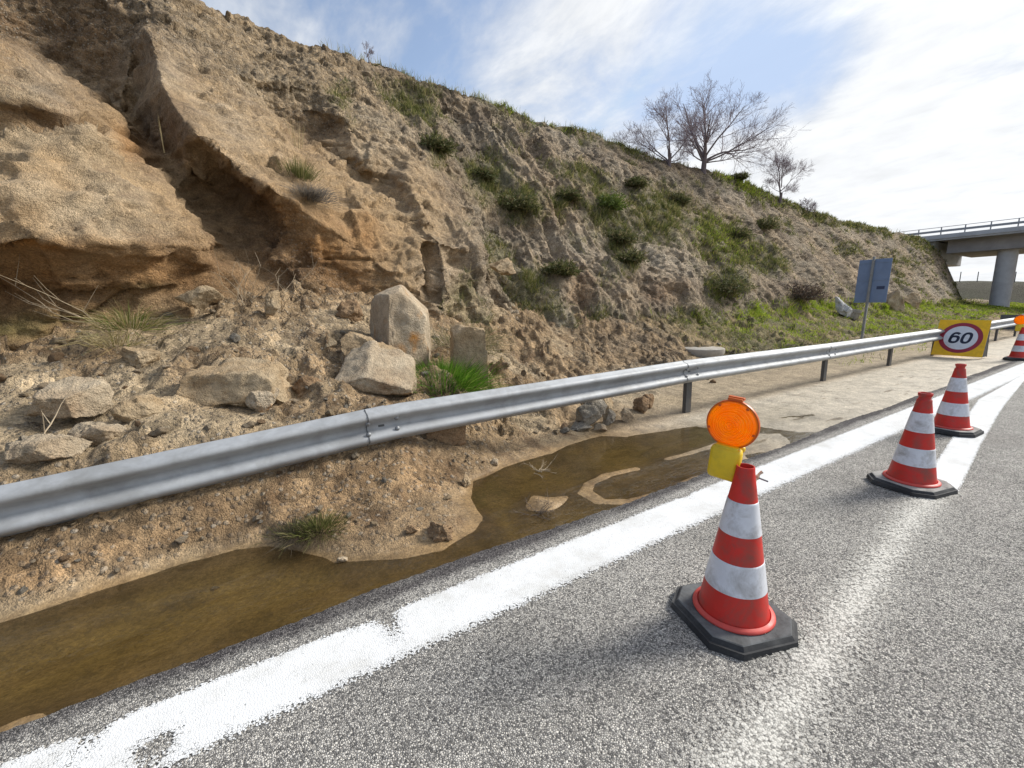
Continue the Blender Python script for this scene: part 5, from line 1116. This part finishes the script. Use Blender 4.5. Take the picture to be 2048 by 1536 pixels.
for a in ((1035, 412, .55, 1, 'dark green shrub at the foot of the upper grassy gully'), (878, 285, .42, 2, 'dark small shrub highest on the gully by the sandy spur'), (1242, 472, .50, 3, 'dark round shrub midway down the slope'), (1258, 520, .42, 4, 'small dark shrub just below the round midslope one'),
          (1218, 412, .55, 5, 'grassy green shrub above the round midslope one'), (1450, 580, .70, 6, 'dark shrub hanging on the bare sandy scarp'), (975, 345, .34, 7, 'tiny dark shrub at the top of the green gully'), (1135, 400, .36, 8, 'small shrub above the orange scar'), (1270, 370, .4, 9, 'small shrub near the upper dark band'),
          (1480, 466, .5, 10, 'low shrub on the yellowish grass patch'), (1120, 545, .4, 11, 'dark scrub in the hollow of the sandy face'), (1360, 400, .45, 12, 'green scrub under the bare trees'), (1530, 452, .6, 13, 'dark low scrub under the small bare tree')):
    shrub(a[0], a[1], a[2], 40 + a[3], DK if a[3] not in (5,) else [(.10, .15, .03), (.15, .19, .04), (.06, .09, .02)], (3, 4, 3, 2) if a[3] not in (5,) else (3, 3, 2), a[4])
shrub(1590, 600, .75, 61, [(.10, .075, .055), (.14, .10, .075), (.07, .055, .045)], (3, 3, 2), 'brown leafless bramble at the slope foot')
shrub(1475, 362, .38, 62, DK, (3, 3, 3, 1), 'dark bush on the crest just right of the big bare tree')
shrub(1905, 480, .7, 63, DK, (3, 3, 3, 1), 'dark bush tucked under the bridge abutment')

# ------------------------------------------------------------------ bare trees on the crest
M_BARK = m_plain('bark', (.16, .13, .132), .9, 0, .2, 20, .004, .2); M_TW = m_plain('winter_twigs', (.27, .22, .235), .9, 0, .15, 20, 0, .2)
def tree(px, py, hpx, seed, label, limbs, spread=.5, twig=1.0, lv=4, name='bare_tree', sink=.15):
    p, _ = on_hill(px, py, 9); dep = float((p - np.array([0, 0, EYE])) @ np.array(_fw)); H_ = hpx / F_PX * dep; r = random.Random(seed)
    e = empty(name, p); tag(e, label, 'tree', 'bare trees on the crest')
    tr, cr = MB(), MB(); RX, RY = Vector(RT), Vector(FWH)
    def branch(p0, d, L, r0, lvl, up):
        n = (8, 6, 4, 3)[min(lvl, 3)]; pts = [p0]; dd = d.normalized(); rr = [r0]
        for i in range(n):
            j = Vector((r.gauss(0, 1), r.gauss(0, 1), r.gauss(0, 1))) * (.10, .085, .08, .08)[min(lvl, 3)]
            dd = (dd + j + Vector((0, 0, up))).normalized(); pts.append(pts[-1] + dd * L / n); rr.append(max(r0 * (1 - .8 * (i + 1) / n), .0026 * twig))
        (tr if lvl < 1 else cr).tube(pts, rr, 7 if lvl < 1 else (4 if lvl < 2 else 3), False)
        if lvl >= lv - 1: return
        for k in range({0: 11, 1: 7, 2: 4}[lvl]):
            f = r.uniform(.22 if lvl else .30, .97); i = min(int(f * n), n - 1); q = pts[i].lerp(pts[i + 1], f * n - i); base = (pts[i + 1] - pts[i]).normalized()
            side = Vector((r.gauss(0, 1), r.gauss(0, 1), r.gauss(0, .8))); side = (side - base * side.dot(base)).normalized()
            ang = rad(r.uniform(18, 48)) * (.7 + spread); nd = (base * math.cos(ang) + side * math.sin(ang)).normalized()
            branch(q, nd, L * r.uniform(.42, .75) * (1.15 - .55 * f), max(rr[i] * .55, .0033 * twig), lvl + 1, .05)
    for (rx, uz, fy, L, r0, start) in limbs:
        branch(Vector((0, 0, -sink * .3)) + Vector((0, 0, 1)) * start * H_, RX * rx + Vector((0, 0, uz)) + RY * fy, L * H_, r0 * H_, 0, .03)
    tr.tube([(0, 0, -sink * 1.5), (0, 0, 0), RX * .01 * H_ + Vector((0, 0, .17 * H_))], [.036 * H_, .030 * H_, .024 * H_], 9, False)
    tr.build('trunk', M_BARK, e, True, 60); cr.build('crown', M_TW, e, False); return e
tree(1405, 343, 172, 3, 'largest bare spreading tree on the crest, forked low', [(-.42, .95, .1, .75, .017, .14), (-.55, .55, -.2, .42, .012, .10), (.28, .95, .0, .62, .018, .15), (.85, .5, .1, .72, .013, .10), (.95, .22, -.2, .74, .011, .09), (.6, .7, -.4, .62, .012, .13), (.5, .75, .5, .58, .012, .13), (.9, .02, .2, .58, .008, .08), (-.9, .25, .1, .34, .008, .10), (.05, .9, .5, .55, .012, .14), (-.15, .9, -.5, .5, .012, .13)], .55, 1.25)
tree(1340, 328, 128, 5, 'bare twiggy tree just left of the largest one', [(.0, 1, .0, .72, .016, .1), (-.6, .8, .2, .68, .012, .06), (-.9, .5, -.2, .62, .010, .05), (.6, .8, -.2, .55, .011, .08), (.85, .4, .3, .42, .009, .06), (-.35, .9, -.3, .62, .011, .08), (-.95, .2, .3, .5, .008, .04)], .6, 1.2)
tree(1566, 398, 104, 8, 'small slender bare tree farther right on the crest', [(.05, 1, 0, .82, .015, .12), (-.5, .75, .2, .48, .008, .22), (.6, .65, -.1, .46, .008, .22), (.4, .8, .5, .45, .008, .3), (-.35, .85, -.5, .45, .008, .28), (.8, .3, .2, .32, .006, .18), (-.8, .35, 0, .32, .006, .2)], .5, 1.2)
tree(738, 118, 36, 12, 'tiny bare sapling alone on the left skyline', [(.1, 1, 0, .8, .014, .1), (-.4, .8, .1, .5, .008, .2), (.5, .7, 0, .45, .008, .25)], .5, 1.0, 3, 'bare_sapling')
tree(1265, 292, 48, 15, 'faint thin bush left of the bare trees', [(0, 1, 0, .8, .008, 0), (-.5, .8, .1, .8, .007, 0), (.5, .8, 0, .8, .007, 0), (-.2, .9, .3, .8, .007, 0)], .6, 1.0, 3, 'bare_bush')
tree(1622, 420, 30, 16, 'small dark leafless bush right of the slender tree', [(0, 1, 0, .9, .03, 0), (-.5, .8, .1, .9, .03, 0), (.5, .8, 0, .9, .03, 0), (.8, .4, .3, .8, .025, 0)], .6, 2.2, 3, 'bare_bush')

# ------------------------------------------------------------------ dead branches
M_DEAD = m_plain('bleached_twigs', (.36, .29, .20), .9, 0, .2, 30, 0, .2)
def dead(px, py, n, L, seed, label, flat=.25, z0=.0, p=None, dirn=None, mat=None, rr=.003, name='dead_branch'):
    p = on_ground(px, py) if p is None else p; r = random.Random(seed); m = MB()
    for k in range(n):
        a = r.uniform(0, 6.28) if dirn is None else dirn + r.gauss(0, .45); d = Vector((math.cos(a), math.sin(a), r.uniform(0, flat))); q = Vector((r.gauss(0, .03), r.gauss(0, .03), 0)); pts = [q]
        for i in range(5):
            d = (d + Vector((r.gauss(0, .3), r.gauss(0, .3), r.gauss(0, .16) + flat * .1))).normalized(); pts.append(pts[-1] + d * L * r.uniform(.6, 1.1) / 5)
            if r.random() < .6:
                e2 = (d + Vector((r.gauss(0, .7), r.gauss(0, .7), r.gauss(0, .3) + flat * .3))).normalized(); m.tube([pts[-1], pts[-1] + e2 * L * .16, pts[-1] + e2 * L * .27 + Vector((0, 0, r.gauss(0, .02)))], [rr * .6, rr * .5, rr * .3], 4, False)
        m.tube(pts, [rr, rr * .9, rr * .8, rr * .65, rr * .5, rr * .35], 5, False)
    o = m.build(name, mat or M_DEAD, None, True, 60, p + np.array((0, 0, z0))); return tag(o, label, 'dead twigs')
dead(1080, 955, 9, .24, 1, 'bleached dead twigs lying in the far pond', .12, WATER_Z + .012 - on_ground(1080, 955)[2])
dead(1075, 1032, 12, .17, 2, 'dry root tangle on the tiny islet in the far pond', .35, .02, mat=m_plain('grey_twigs', (.17, .13, .095), .9, 0, .2, 30, 0, .2))
dead(500, 600, 6, .75, 3, 'pale dry weed leaning on the orange cliff foot', 1.6, 0, gp(492, 612, 6.4), rr=.0045, name='dry_weed')
dead(600, 610, 5, .8, 4, 'thin dry stems trailing over the cliff foot', 1.3, 0, gp(560, 620, 6.35), rr=.004, name='dry_weed')
dead(170, 640, 4, 1.1, 5, 'long bent straw stems reaching left from the grass clump', .8, 0, gp(200, 650, 5.9), dirn=3.1, rr=.0045, name='dry_weed')
dead(900, 690, 4, .55, 6, 'grey dead twigs right of the upright boulder', 1.0, 0, gp(895, 690, 5.3), rr=.005, name='dead_branch')
dead(980, 715, 3, .4, 7, 'broken stick right of the hollowed block', .9, 0, gp(975, 725, 5.2), dirn=.6, rr=.007, name='dead_branch')
dead(62, 905, 1, .5, 8, 'short curved stick standing by the pale slab', 1.6, 0, gp(66, 895, 4.1), rr=.006, name='dead_branch')
